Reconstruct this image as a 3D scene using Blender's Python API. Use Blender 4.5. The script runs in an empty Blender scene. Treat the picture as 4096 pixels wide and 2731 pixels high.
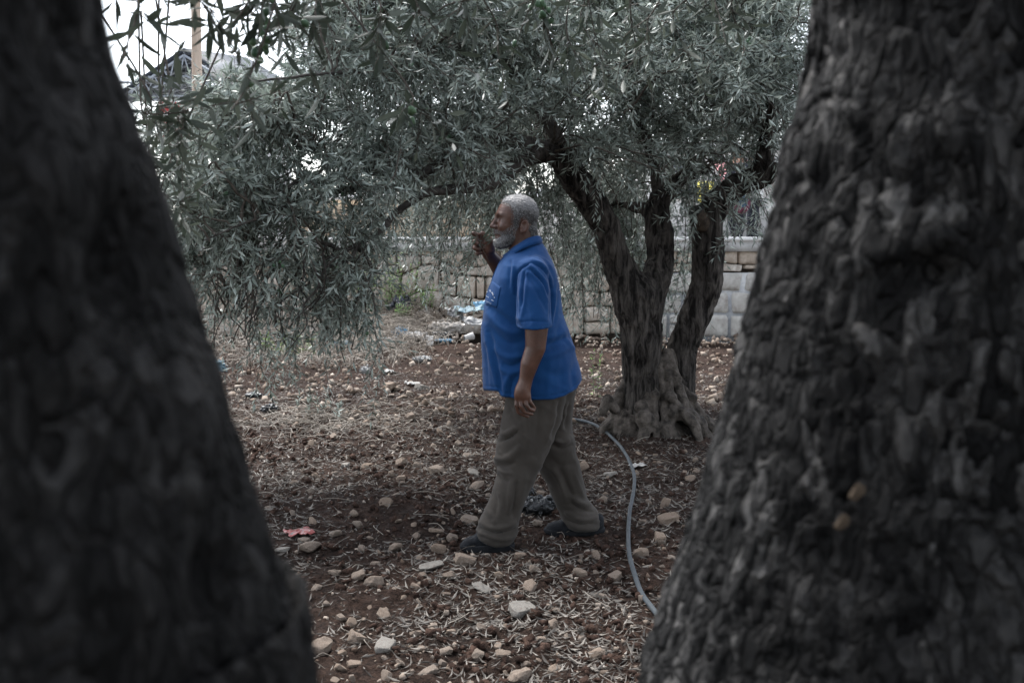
import bpy, math, random
import numpy as np
from mathutils import Vector, Matrix

RNG = np.random.default_rng(11)
random.seed(11)
SC = bpy.context.scene
COL = SC.collection
R = math.radians

# ------------------------------------------------------------ camera, sky, sun, exposure
FPX = 3982.0                       # focal length in pixels of the 4096 px wide photograph
PITCH = R(6.2)
CAM_Z = 1.5
cam_data = bpy.data.cameras.new('camera')
cam_data.sensor_width = 36.0
cam_data.lens = 36.0 * FPX / 4096.0
cam_data.clip_start = 0.05
cam_data.clip_end = 2000.0
cam_data.dof.use_dof = True
cam_data.dof.focus_distance = 5.25
cam_data.dof.aperture_fstop = 5.4
cam = bpy.data.objects.new('camera', cam_data)
cam.location = (0, 0, CAM_Z)
cam.rotation_euler = (math.pi / 2 - PITCH, 0, 0)
COL.objects.link(cam)
SC.camera = cam

SUN_EL, SUN_AZ = R(58), R(-35)     # azimuth from +Y (away from the camera) towards +X
world = bpy.data.worlds.new('World')
SC.world = world
world.use_nodes = True
wn, wl = world.node_tree.nodes, world.node_tree.links
wn.clear()
sky = wn.new('ShaderNodeTexSky'); sky.sky_type = 'NISHITA'; sky.sun_disc = False
sky.sun_elevation = SUN_EL; sky.sun_rotation = SUN_AZ
sky.air_density = 1.0; sky.dust_density = 1.5; sky.ozone_density = 1.0
hs = wn.new('ShaderNodeHueSaturation'); hs.inputs['Saturation'].default_value = 0.38
hs.inputs['Value'].default_value = 1.0
bg = wn.new('ShaderNodeBackground'); bg.inputs['Strength'].default_value = 0.115
wo = wn.new('ShaderNodeOutputWorld')
wl.new(sky.outputs[0], hs.inputs['Color']); wl.new(hs.outputs[0], bg.inputs[0]); wl.new(bg.outputs[0], wo.inputs[0])

sun_data = bpy.data.lights.new('sun', 'SUN')
sun_data.energy = 1.5; sun_data.angle = R(20); sun_data.color = (1.0, 0.985, 0.965)
sun = bpy.data.objects.new('sun', sun_data)
sd = Vector((math.sin(SUN_AZ) * math.cos(SUN_EL), math.cos(SUN_AZ) * math.cos(SUN_EL), math.sin(SUN_EL)))
sun.rotation_euler = sd.to_track_quat('Z', 'Y').to_euler()
sun.location = (0, 0, 30)
COL.objects.link(sun)

SC.view_settings.view_transform = 'Standard'
SC.view_settings.look = 'None'
SC.view_settings.gamma = 1.0
SC.view_settings.exposure = 2.0
SC.view_settings.use_curve_mapping = False
SC.render.engine = 'CYCLES'
SC.cycles.use_denoising = True
SC.cycles.max_bounces = 8
SC.cycles.transparent_max_bounces = 8

# ------------------------------------------------------------ helpers
CP, SP = math.cos(PITCH), math.sin(PITCH)
def at(px, py, Y):
    """world point seen at photograph pixel (px, py) at distance Y in front of the camera"""
    u = (px - 2048.0) / FPX; v = (1365.5 - py) / FPX
    dy = CP + v * SP; dz = -SP + v * CP
    t = Y / dy
    return np.array((u * t, Y, CAM_Z + dz * t))
def gnd(px, py, z=0.0):
    u = (px - 2048.0) / FPX; v = (1365.5 - py) / FPX
    dy = CP + v * SP; dz = -SP + v * CP
    t = (z - CAM_Z) / dz
    return np.array((u * t, dy * t, z))
def mpp(Y):                        # metres per photograph pixel at distance Y
    return Y / FPX
def project(P):
    P = np.asarray(P, float)
    x, y, z = P[..., 0], P[..., 1], P[..., 2] - CAM_Z
    dep = y * CP - z * SP
    up = y * SP + z * CP
    return 2048 + FPX * x / dep, 1365.5 - FPX * up / dep

def _hash(ix, iy, iz, seed):
    u = np.uint32
    h = ix * u(374761393) + iy * u(668265263) + iz * u(2147483647) + u((seed * 974634777) & 0xFFFFFFFF)
    h = (h ^ (h >> u(13))) * u(1274126177); h = (h ^ (h >> u(16))) * u(2246822519)
    return ((h ^ (h >> u(15))) & u(0xFFFFFF)) * (1.0 / 0xFFFFFF)
def vnoise(P, seed=0):
    """value noise in -1..1 at points P (N,3)"""
    P = np.asarray(P, float)
    f = np.floor(P); i = np.ascontiguousarray(f.astype(np.int64).astype(np.uint32).T); t = P - f
    t = t * t * (3 - 2 * t); out = 0.0; one = np.uint32(1)
    X = (i[0], i[0] + one); Yi = (i[1], i[1] + one); Z = (i[2], i[2] + one)
    for dx in (0, 1):
        wx = t[:, 0] if dx else 1 - t[:, 0]
        for dy in (0, 1):
            wy = t[:, 1] if dy else 1 - t[:, 1]
            for dz in (0, 1):
                wz = t[:, 2] if dz else 1 - t[:, 2]
                out = out + _hash(X[dx], Yi[dy], Z[dz], seed) * (wx * wy * wz)
    return out * 2 - 1
def fbm(P, octaves=4, seed=0, gain=0.5):
    P = np.asarray(P, float); a, s, tot = 1.0, 0.0, 0.0
    for o in range(octaves):
        s = s + a * vnoise(P * (2 ** o) + 17.3 * o, seed + o); tot += a; a *= gain
    return s / tot
def ridged(P, seed=0):
    return 1 - 2 * np.abs(vnoise(P, seed))

def norm(v):
    v = np.asarray(v, float)
    return v / (np.linalg.norm(v, axis=-1, keepdims=True) + 1e-12)

def mesh_from(V, F, smooth=True, attr=None):
    """V (N,3) array, F list of arrays of equal-length faces"""
    me = bpy.data.meshes.new('m')
    V = np.asarray(V, dtype=np.float32)
    if not isinstance(F, list): F = [F]
    F = [np.asarray(f, dtype=np.int32) for f in F if len(f)]
    loops = np.concatenate([f.ravel() for f in F]); sizes = np.concatenate([np.full(len(f), f.shape[1], np.int32) for f in F])
    starts = np.concatenate([[0], np.cumsum(sizes)[:-1]]).astype(np.int32)
    me.vertices.add(len(V)); me.vertices.foreach_set('co', V.ravel())
    me.loops.add(len(loops)); me.loops.foreach_set('vertex_index', loops)
    me.polygons.add(len(sizes)); me.polygons.foreach_set('loop_start', starts); me.polygons.foreach_set('loop_total', sizes)
    me.update(calc_edges=True)
    if smooth: me.polygons.foreach_set('use_smooth', np.ones(len(sizes), dtype=bool))
    if attr is not None:
        for k, a in attr.items():
            at_ = me.attributes.new(k, 'FLOAT', 'POINT'); at_.data.foreach_set('value', np.asarray(a, np.float32))
    me.validate()
    return me
def obj(name, me, mat, parent=None, label=None, cat=None, group=None, kind=None):
    me.name = name
    if mat is not None and len(me.materials) == 0: me.materials.append(mat)
    o = bpy.data.objects.new(name, me)
    COL.objects.link(o)
    if parent is not None: o.parent = parent
    return tag(o, label, cat, group, kind)
def empty(name, loc, label=None, cat=None, group=None, kind=None):
    o = bpy.data.objects.new(name, None); COL.objects.link(o); o.location = loc
    o.empty_display_size = 0.1
    return tag(o, label, cat, group, kind)
def tag(o, label=None, cat=None, group=None, kind=None):
    for k, v in (('label', label), ('category', cat), ('group', group), ('kind', kind)):
        if v: o[k] = v
    return o
def local(V, o):
    return np.asarray(V, float) - np.array(o.location)

class MB:
    """collects vertices and faces of one mesh"""
    def __init__(s): s.V, s.T, s.Q, s.n = [], [], [], 0
    def add(s, V, T=None, Q=None):
        V = np.asarray(V, float); s.V.append(V)
        if T is not None and len(T): s.T.append(np.asarray(T) + s.n)
        if Q is not None and len(Q): s.Q.append(np.asarray(Q) + s.n)
        s.n += len(V); return s
    def box(s, lo, hi, M=None):
        x0, y0, z0 = lo; x1, y1, z1 = hi
        V = np.array([(x0,y0,z0),(x1,y0,z0),(x1,y1,z0),(x0,y1,z0),(x0,y0,z1),(x1,y0,z1),(x1,y1,z1),(x0,y1,z1)], float)
        if M is not None: V = V @ np.array(M)[:3, :3].T + np.array(M)[:3, 3]
        return s.add(V, Q=[(0,3,2,1),(4,5,6,7),(0,1,5,4),(1,2,6,5),(2,3,7,6),(3,0,4,7)])
    def bar(s, a, b, w):
        return s.tube([a, b], [w * .7071, w * .7071], 4)
    def tube(s, pts, rad, n=8, cap=True, rough=0.0, seed=0):
        P = np.asarray(pts, float); rad = np.broadcast_to(np.asarray(rad, float), (len(P),))
        T = np.gradient(P, axis=0) if len(P) > 2 else np.repeat((P[1:] - P[:1]), 2, 0)
        T = norm(T); up = np.array((0, 0, 1.0)) if abs(T[0][2]) < .9 else np.array((1.0, 0, 0))
        U = []; u = norm(np.cross(up, T[0]))
        for t in T:
            u = norm(u - t * np.dot(u, t)); U.append(u)
        U = np.array(U); W = np.cross(T, U)
        a = np.arange(n) * 2 * math.pi / n
        V = P[:, None] + rad[:, None, None] * (np.cos(a)[None, :, None] * U[:, None] + np.sin(a)[None, :, None] * W[:, None])
        if rough:
            off = 1 + rough * fbm(V.reshape(-1, 3) * 22, 3, seed).reshape(V.shape[:2])
            V = P[:, None] + (V - P[:, None]) * off[..., None]
        i = np.arange(len(P) - 1)[:, None] * n; j = np.arange(n)[None]; k = (j + 1) % n
        Q = np.stack([i + j, i + k, i + n + k, i + n + j], -1).reshape(-1, 4)
        V = V.reshape(-1, 3); T_ = []
        if cap:
            V = np.vstack([V, P[:1], P[-1:]]); c0, c1 = len(V) - 2, len(V) - 1; e = (len(P) - 1) * n
            T_ = [(c0, (q + 1) % n, q) for q in range(n)] + [(c1, e + q, e + (q + 1) % n) for q in range(n)]
        return s.add(V, T=T_, Q=Q)
    def mesh(s, smooth=True, attr=None):
        F = []
        if s.T: F.append(np.concatenate(s.T))
        if s.Q: F.append(np.concatenate(s.Q))
        return mesh_from(np.concatenate(s.V), F, smooth, attr)

def spline(pts, n):
    """Catmull-Rom through rows of pts, n samples"""
    P = np.asarray(pts, float)
    if len(P) == 2:
        t = np.linspace(0, 1, n)[:, None]; return P[0] * (1 - t) + P[1] * t
    E = np.vstack([2 * P[0] - P[1], P, 2 * P[-1] - P[-2]])
    u = np.linspace(0, len(P) - 1 - 1e-9, n); i = u.astype(int); t = (u - i)[:, None]
    p0, p1, p2, p3 = E[i], E[i + 1], E[i + 2], E[i + 3]
    return .5 * (2 * p1 + (p2 - p0) * t + (2 * p0 - 5 * p1 + 4 * p2 - p3) * t ** 2 + (3 * p1 - p0 - 3 * p2 + p3) * t ** 3)

# ---- implicit surfaces -> mesh (surface nets)
def rc(p, a, b, ra, rb):
    a, b = np.asarray(a, float), np.asarray(b, float); ab = b - a
    q = p - a; t = np.clip((q @ ab) / (ab @ ab + 1e-12), 0, 1); q -= t[:, None] * ab
    return np.sqrt(np.einsum('ij,ij->i', q, q)) - (ra + (rb - ra) * t)
def chain(p, pts, rad, k=0.01):
    d = None
    for i in range(len(pts) - 1):
        e = rc(p, pts[i], pts[i + 1], rad[i], rad[i + 1]); d = e if d is None else np.minimum(d, e)
    return d
def ell(p, c, r):
    q = (p - np.asarray(c, float)) / np.asarray(r, float); k0 = np.linalg.norm(q, axis=1)
    k1 = np.linalg.norm(q / np.asarray(r, float), axis=1) + 1e-9
    return k0 * (k0 - 1) / k1
def smin(a, b, k):
    h = np.clip(.5 + .5 * (b - a) / k, 0, 1); return b * (1 - h) + a * h - k * h * (1 - h)
def smax(a, b, k): return -smin(-a, -b, k)
def loft(p, z, cx, rx, cy, ry, e=2.0):
    o = np.argsort(z); z = np.asarray(z)[o]
    I = lambda a: np.interp(p[:, 2], z, np.asarray(a)[o])
    CX, RX, CY, RY = I(cx), I(rx), I(cy), I(ry)
    d = ((np.abs((p[:, 0] - CX) / RX) ** e + np.abs((p[:, 1] - CY) / RY) ** e) ** (1 / e) - 1) * np.minimum(RX, RY)
    return smax(d, np.maximum(p[:, 2] - z[-1], z[0] - p[:, 2]), .01)
def isosurface(f, lo, hi, h, slack=2.2):
    B = 8
    lo = np.asarray(lo, float); n = np.ceil((np.asarray(hi) - lo) / h / B).astype(int)
    N = n * B
    g = np.stack(np.meshgrid(*[np.arange(k) for k in n], indexing='ij'), -1).reshape(-1, 3)
    cen = lo + (g * B + (B - 1) / 2) * h
    fc = np.concatenate([f(c) for c in np.array_split(cen, max(1, len(cen) // 100000))])
    F = np.repeat(np.repeat(np.repeat(fc.reshape(n), B, 0), B, 1), B, 2).astype(np.float32)
    act = np.where(np.abs(fc) < h * B * slack)[0]
    off = np.stack(np.meshgrid(*[np.arange(B)] * 3, indexing='ij'), -1).reshape(-1, 3)
    for ch in np.array_split(act, max(1, len(act) // 400)):
        idx = (g[ch][:, None] * B + off[None]).reshape(-1, 3)
        F[idx[:, 0], idx[:, 1], idx[:, 2]] = f(lo + idx * h)
    S = F < 0
    c = np.zeros(np.array(F.shape) - 1, np.int8)
    cs = [(a, b, d) for a in (0, 1) for b in (0, 1) for d in (0, 1)]
    sl = lambda a, L: slice(a, L - 1 + a)
    for a, b, d in cs: c += S[sl(a, N[0]), sl(b, N[1]), sl(d, N[2])]
    cells = np.argwhere((c > 0) & (c < 8)); vid = np.full(c.shape, -1, np.int64); vid[tuple(cells.T)] = np.arange(len(cells))
    acc = np.zeros((len(cells), 3)); cnt = np.zeros(len(cells))
    for e0 in cs:
        for ax in range(3):
            if e0[ax]: continue
            e1 = list(e0); e1[ax] = 1
            A = F[tuple((cells + e0).T)]; Bv = F[tuple((cells + e1).T)]
            m = (A < 0) != (Bv < 0); t = np.where(m, A / (A - Bv + 1e-20 * (A == Bv)), 0)
            pt = np.array(e0, float)[None] + t[:, None] * (np.array(e1) - np.array(e0))[None]
            acc += pt * m[:, None]; cnt += m
    V = lo + (cells + acc / cnt[:, None]) * h
    quads = []
    for ax in range(3):
        b, d = (ax + 1) % 3, (ax + 2) % 3
        s0 = [slice(None)] * 3; s1 = [slice(None)] * 3; s0[ax] = slice(0, -1); s1[ax] = slice(1, None)
        ch = S[tuple(s0)] != S[tuple(s1)]; e = np.argwhere(ch)
        e = e[(e[:, b] > 0) & (e[:, d] > 0) & (e[:, b] < c.shape[b]) & (e[:, d] < c.shape[d])]
        def vv(db, dd):
            q = e.copy(); q[:, b] -= db; q[:, d] -= dd; return vid[tuple(q.T)]
        Q = np.stack([vv(1, 1), vv(0, 1), vv(0, 0), vv(1, 0)], -1)
        flip = ~S[tuple(e.T)]; Q[flip] = Q[flip][:, ::-1]
        quads.append(Q[(Q >= 0).all(1)])
    return V, np.concatenate(quads)
def vnormals(V, Q):
    a, b, c, d = (V[Q[:, i]] for i in range(4)); fn = np.cross(c - a, d - b); N_ = np.zeros_like(V)
    for i in range(4): np.add.at(N_, Q[:, i], fn)
    return norm(N_)
def relax(V, Q, it=2, w=.5):
    E = np.concatenate([Q[:, [0, 1]], Q[:, [1, 2]], Q[:, [2, 3]], Q[:, [3, 0]]]); E = np.vstack([E, E[:, ::-1]])
    cnt = np.bincount(E[:, 0], minlength=len(V))[:, None] + 1e-9
    for _ in range(it):
        S_ = np.stack([np.bincount(E[:, 0], V[E[:, 1], k], minlength=len(V)) for k in range(3)], -1)
        V = V * (1 - w) + w * S_ / cnt
    return V

# ------------------------------------------------------------ materials
def material(name, build, rough=.8, spec=.3):
    m = bpy.data.materials.new(name); m.use_nodes = True
    nt = m.node_tree; b = nt.nodes['Principled BSDF']
    b.inputs['Roughness'].default_value = rough; b.inputs['Specular IOR Level'].default_value = spec
    build(nt, b); return m
def node(nt, t, **kw):
    n = nt.nodes.new(t)
    for k, v in kw.items():
        if hasattr(n, k): setattr(n, k, v)
        else: n.inputs[k.replace('_', ' ')].default_value = v
    return n
def ramp(nt, src, stops):
    r = nt.nodes.new('ShaderNodeValToRGB'); el = r.color_ramp.elements
    while len(el) < len(stops): el.new(.5)
    for e, (p, c) in zip(el, stops): e.position = p; e.color = (*c, 1)
    nt.links.new(src, r.inputs[0]); return r.outputs[0]
def noise(nt, scale, detail=5, rough=.6, stretch=None, coord='Object', dist=0.0):
    tc = nt.nodes.new('ShaderNodeTexCoord'); src = tc.outputs[coord]
    if stretch:
        mp = nt.nodes.new('ShaderNodeMapping'); mp.inputs['Scale'].default_value = stretch
        nt.links.new(src, mp.inputs[0]); src = mp.outputs[0]
    n = nt.nodes.new('ShaderNodeTexNoise'); n.inputs['Scale'].default_value = scale; n.inputs['Detail'].default_value = detail
    n.inputs['Roughness'].default_value = rough; n.inputs['Distortion'].default_value = dist
    nt.links.new(src, n.inputs['Vector']); return n.outputs['Fac']
def bump(nt, b, h, strength=.5, dist=.01):
    n = nt.nodes.new('ShaderNodeBump'); n.inputs['Strength'].default_value = strength; n.inputs['Distance'].default_value = dist
    nt.links.new(h, n.inputs['Height']); nt.links.new(n.outputs[0], b.inputs['Normal'])
def mixc(nt, fac, a, c, mode='MIX'):
    n = nt.nodes.new('ShaderNodeMix'); n.data_type = 'RGBA'; n.blend_type = mode
    for sock, v in ((n.inputs[0], fac), (n.inputs[6], a), (n.inputs[7], c)):
        if hasattr(v, 'is_linked'): nt.links.new(v, sock)
        else: sock.default_value = v if isinstance(v, float) else (*v, 1)
    return n.outputs[2]
def attrib(nt, name):
    a = nt.nodes.new('ShaderNodeAttribute'); a.attribute_name = name; return a.outputs['Fac']
def objrand(nt):
    return nt.nodes.new('ShaderNodeObjectInfo').outputs['Random']

def two_tone(name, c0, c1, scale=8, detail=5, rough=.85, spec=.25, bstr=.4, bdist=.01, bscale=None, stretch=None, lo=.35, hi=.68):
    def f(nt, b):
        n = noise(nt, scale, detail, stretch=stretch)
        nt.links.new(ramp(nt, n, [(lo, c0), (hi, c1)]), b.inputs['Base Color'])
        if bstr: bump(nt, b, noise(nt, bscale or scale * 5, 6, stretch=stretch), bstr, bdist)
    return material(name, f, rough, spec)
def leaf_material(name, dark, light, trans=.25, rough=.5, spec=.35):
    m = bpy.data.materials.new(name); m.use_nodes = True; nt = m.node_tree; b = nt.nodes['Principled BSDF']
    b.inputs['Roughness'].default_value = rough; b.inputs['Specular IOR Level'].default_value = spec
    c = ramp(nt, attrib(nt, 'tint'), [(0, dark), (.55, tuple(.5 * (x + y) for x, y in zip(dark, light))), (1, light)])
    nt.links.new(c, b.inputs['Base Color'])
    t = nt.nodes.new('ShaderNodeBsdfTranslucent'); nt.links.new(c, t.inputs[0])
    mx = nt.nodes.new('ShaderNodeMixShader'); mx.inputs[0].default_value = trans
    nt.links.new(b.outputs[0], mx.inputs[1]); nt.links.new(t.outputs[0], mx.inputs[2])
    nt.links.new(mx.outputs[0], nt.nodes['Material Output'].inputs[0]); return m

def bark(nt, b, dark, light, s=1.0, bs=.9, bd=.02, zs=.22, lo=.36, hi=.68):
    n1 = noise(nt, 26 * s, 8, .62, (1, 1, zs), dist=.6); n2 = noise(nt, 5 * s, 4, .6, (1, 1, .5))
    c = ramp(nt, n1, [(lo, dark), (hi, light)])
    nt.links.new(mixc(nt, 1.0, c, ramp(nt, n2, [(.3, (.45, .44, .43)), (.7, (1.2, 1.17, 1.14))]), 'MULTIPLY'), b.inputs['Base Color'])
    bump(nt, b, n1, bs, bd)
M = {}
M['bark_main'] = material('olive_bark', lambda nt, b: bark(nt, b, (.012, .0105, .0095), (.135, .122, .112), 1.0, 1.0, .06, .22, .40, .64), .9, .2)
M['bark_limb'] = two_tone('limb_bark', (.035, .031, .028), (.13, .118, .107), 16, bstr=.6, bdist=.02)
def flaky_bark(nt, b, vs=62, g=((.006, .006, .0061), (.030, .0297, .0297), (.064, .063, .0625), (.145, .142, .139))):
    tc = nt.nodes.new('ShaderNodeTexCoord'); mp = nt.nodes.new('ShaderNodeMapping'); mp.inputs['Scale'].default_value = (1, 1, .42); mp.inputs['Rotation'].default_value = (0, .22, 0)
    nt.links.new(tc.outputs['Object'], mp.inputs[0])
    wn_ = nt.nodes.new('ShaderNodeTexNoise'); wn_.inputs['Scale'].default_value = 22; wn_.inputs['Detail'].default_value = 4; nt.links.new(mp.outputs[0], wn_.inputs['Vector'])
    ad = nt.nodes.new('ShaderNodeMix'); ad.data_type = 'VECTOR'; ad.inputs[0].default_value = .055; nt.links.new(mp.outputs[0], ad.inputs[4]); nt.links.new(wn_.outputs['Color'], ad.inputs[5])
    v1 = nt.nodes.new('ShaderNodeTexVoronoi'); v1.inputs['Scale'].default_value = vs; v2 = nt.nodes.new('ShaderNodeTexVoronoi'); v2.feature = 'DISTANCE_TO_EDGE'; v2.inputs['Scale'].default_value = vs
    for v in (v1, v2): nt.links.new(ad.outputs[1], v.inputs['Vector'])
    sp = nt.nodes.new('ShaderNodeSeparateColor'); nt.links.new(v1.outputs['Color'], sp.inputs[0])
    c = ramp(nt, sp.outputs[0], list(zip((0, .45, .78, 1.0), g)))
    n2 = noise(nt, 7, 5, .6, (1, 1, .5)); n3 = noise(nt, 130, 6, .7, (1, 1, .4))
    c = mixc(nt, 1.0, c, ramp(nt, n2, [(.3, (.4, .39, .39)), (.7, (1.35, 1.34, 1.33))]), 'MULTIPLY'); c = mixc(nt, 1.0, c, ramp(nt, n3, [(.3, (.5, .5, .5)), (.7, (1.35, 1.33, 1.3))]), 'MULTIPLY')
    nt.links.new(c, b.inputs['Base Color'])
    mr = nt.nodes.new('ShaderNodeMapRange'); mr.inputs['From Max'].default_value = .25; nt.links.new(v2.outputs['Distance'], mr.inputs[0]); bump(nt, b, mr.outputs[0], 1.0, .016)
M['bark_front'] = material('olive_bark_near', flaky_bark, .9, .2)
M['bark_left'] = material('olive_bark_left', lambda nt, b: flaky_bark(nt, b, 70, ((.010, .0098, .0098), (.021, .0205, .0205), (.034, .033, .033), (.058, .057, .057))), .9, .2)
M['root'] = two_tone('root_wood', (.026, .022, .018), (.15, .128, .11), 16, bstr=.9, bdist=.02)
M['twig'] = two_tone('twig', (.06, .05, .042), (.15, .13, .11), 30, bstr=.2)
M['stub'] = two_tone('cut_wood', (.035, .028, .022), (.11, .085, .066), 25)
M['cut_face'] = two_tone('sealed_cut', (.012, .012, .013), (.04, .04, .042), 30, rough=.5, spec=.4)
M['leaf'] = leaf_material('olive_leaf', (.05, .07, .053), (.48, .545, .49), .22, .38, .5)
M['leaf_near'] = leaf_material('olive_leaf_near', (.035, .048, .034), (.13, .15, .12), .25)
M['leaf_green'] = leaf_material('weed_leaf', (.08, .14, .05), (.30, .44, .17), .35)
M['leaf_dry'] = leaf_material('dry_leaf', (.034, .0265, .0205), (.29, .26, .225), .1, .6, .4)
M['straw'] = leaf_material('dry_grass_blade', (.12, .10, .08), (.42, .37, .31), .15)
M['olive'] = material('olive_fruit', lambda nt, b: nt.links.new(ramp(nt, objrand(nt), [(0, (.05, .11, .06)), (1, (.13, .22, .12))]), b.inputs['Base Color']), .35, .4)
def soil(nt, b):
    n1 = noise(nt, 1.6, 6, .65); n2 = noise(nt, 38, 8, .75); n3 = noise(nt, 120, 6, .7)
    c = ramp(nt, n1, [(.35, (.035, .0235, .0185)), (.65, (.088, .058, .0455))])
    c = mixc(nt, 1.0, c, ramp(nt, n2, [(.36, (.25, .24, .24)), (.64, (1.55, 1.5, 1.45))]), 'MULTIPLY')
    nt.links.new(c, b.inputs['Base Color'])
    a = nt.nodes.new('ShaderNodeMath'); a.operation = 'ADD'; nt.links.new(n2, a.inputs[0]); nt.links.new(n3, a.inputs[1])
    bump(nt, b, a.outputs[0], 1.0, .035)
M['soil'] = material('red_soil', soil, .95, .12)
M['clod'] = two_tone('soil_clod', (.022, .0135, .0105), (.095, .059, .045), 30, rough=.95, spec=.1, bstr=.9)
def stone(c0, c1, c2):
    def f(nt, b):
        n = noise(nt, 14, 7, .65); r = objrand(nt)
        c = mixc(nt, r, ramp(nt, n, [(.3, c0), (.7, c1)]), ramp(nt, n, [(.3, tuple(x * .8 for x in c0)), (.7, c2)]))
        d = noise(nt, 5, 5, .6)
        c = mixc(nt, ramp(nt, d, [(.5, (0, 0, 0)), (.75, (.55, .55, .55))]), c, (.12, .07, .05))
        nt.links.new(c, b.inputs['Base Color']); bump(nt, b, noise(nt, 60, 7, .7), .6, .006)
    return f
M['stone'] = material('limestone', stone((.1350, .1008, .0765), (.3060, .2385, .1845), (.2970, .2520, .2115)), .9, .2)
M['stone_grey'] = material('grey_limestone', stone((.17, .155, .135), (.30, .28, .25), (.28, .265, .24)), .9, .2)
def stones_stuff(nt, b):
    n = noise(nt, 14, 6, .6); c = ramp(nt, attrib(nt, 'tint'), [(0, (.10, .068, .05)), (.5, (.24, .19, .15)), (1, (.42, .36, .305))])
    nt.links.new(mixc(nt, 1.0, c, ramp(nt, n, [(.3, (.7, .68, .66)), (.7, (1.1, 1.1, 1.1))]), 'MULTIPLY'), b.inputs['Base Color'])
    bump(nt, b, noise(nt, 60, 6, .7), .5, .005)
M['pebbles'] = material('small_limestone', stones_stuff, .9, .2)
M['wall_stone'] = material('wall_stone', stone((.34, .28, .22), (.60, .51, .42), (.64, .60, .54)), .9, .2)
M['wall_block'] = material('wall_block', stone((.38, .36, .33), (.50, .48, .44), (.54, .52, .48)), .9, .2)
M['wall_back'] = two_tone('wall_core', (.035, .028, .022), (.09, .07, .055), 8)
M['mortar'] = two_tone('mortar', (.24, .25, .26), (.34, .35, .36), 20, bstr=.3)
M['coping'] = two_tone('concrete', (.30, .29, .28), (.50, .49, .47), 6, bstr=.3)
M['white_paint'] = two_tone('white_paint', (.68, .67, .65), (.82, .81, .79), 5, bstr=.1)

# ------------------------------------------------------------ ground
def ground_exact(x, y, fine=True):
    x = np.asarray(x, float); y = np.asarray(y, float); z0 = np.zeros_like(x)
    P = np.stack([x, y, z0], -1)
    h = .035 * fbm(P * .9, 2, 3) + .022 * fbm(P * 4.0, 3, 5)
    if fine:
        c = fbm(P * 13, 3, 9); h = h + .030 * np.clip(c, -.15, 1) + .012 * np.abs(fbm(P * 34, 3, 12)) + .006 * vnoise(P * 75, 13)
    for fx, fy in ((-.16, 4.63), (.25, 4.88)):      # trodden flat where the man stands
        w = np.exp(-(((x - fx) / .22) ** 2 + ((y - fy) / .16) ** 2)); h = h * (1 - w) - .010 * w
    w = np.exp(-(((x - .95) / .8) ** 2 + ((y - 7.15) / .7) ** 2)); h = h + .05 * w
    rise = np.clip((y - 11.8) / 2.7, 0, 1)
    h = h + .42 * rise * rise * np.clip((.9 - x) / 1.4, 0, 1)
    return h
_gx, _gy = np.arange(-9, 9, .03), np.arange(-3.2, 15.6, .03)
_GX, _GY = np.meshgrid(_gx, _gy, indexing='ij')
_HF = {f_: ground_exact(_GX.ravel(), _GY.ravel(), f_).reshape(_GX.shape) for f_ in (True, False)}
def ground_h(x, y, fine=True):     # quick look-up in the height field
    u = np.clip((np.asarray(x, float) + 9) / .03, 0, len(_gx) - 1.001); v = np.clip((np.asarray(y, float) + 3.2) / .03, 0, len(_gy) - 1.001)
    i, j = u.astype(int), v.astype(int); a, b = u - i, v - j; H = _HF[fine]
    return (H[i, j] * (1 - a) + H[i + 1, j] * a) * (1 - b) + (H[i, j + 1] * (1 - a) + H[i + 1, j + 1] * a) * b
def gndh(px, py):
    """where the view ray through a pixel meets the ground, kept in front of the wall"""
    Y = np.arange(2.6, 14.42, .02); P = np.array([at(px, py, q) for q in (1.0,)])[0]; d = P - (0, 0, CAM_Z)
    x = d[0] * Y; z = CAM_Z + d[2] * Y; h = ground_h(x, Y, False); k = np.where(z <= h)[0]
    i = k[0] if len(k) else len(Y) - 1
    return np.array((x[i], Y[i], h[i]))
rows = np.concatenate([np.linspace(-3, 2.6, 26), 2.6 + np.cumsum(np.linspace(.012, .05, 330))])
rows = rows[rows < 15.3]
us = np.linspace(-1, 1, 400); us = .25 * us + .75 * us * np.abs(us) ** 1.3
XX = us[None, :] * (2.2 + .50 * np.clip(rows, 0, 99))[:, None]; YY = np.repeat(rows[:, None], len(us), 1)
G = np.stack([XX, YY, ground_exact(XX.ravel(), YY.ravel()).reshape(XX.shape)], -1)
def grid_faces(nr, nc):
    i = np.arange(nr - 1)[:, None] * nc; j = np.arange(nc - 1)[None]
    return np.stack([i + j, i + j + 1, i + nc + j + 1, i + nc + j], -1).reshape(-1, 4)
mb = MB(); mb.add(G.reshape(-1, 3), Q=grid_faces(*XX.shape))
# beyond the grove: one sheet out to the horizon, below the terrace behind the wall
obj('ground', mb.mesh(), M['soil'], kind='structure')
far = MB(); far.add([(-600, -300, -.12), (600, -300, -.12), (600, 900, -.12), (-600, 900, -.12)], Q=[(0, 1, 2, 3)])
obj('terrain', far.mesh(), M['soil'], kind='structure')

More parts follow.
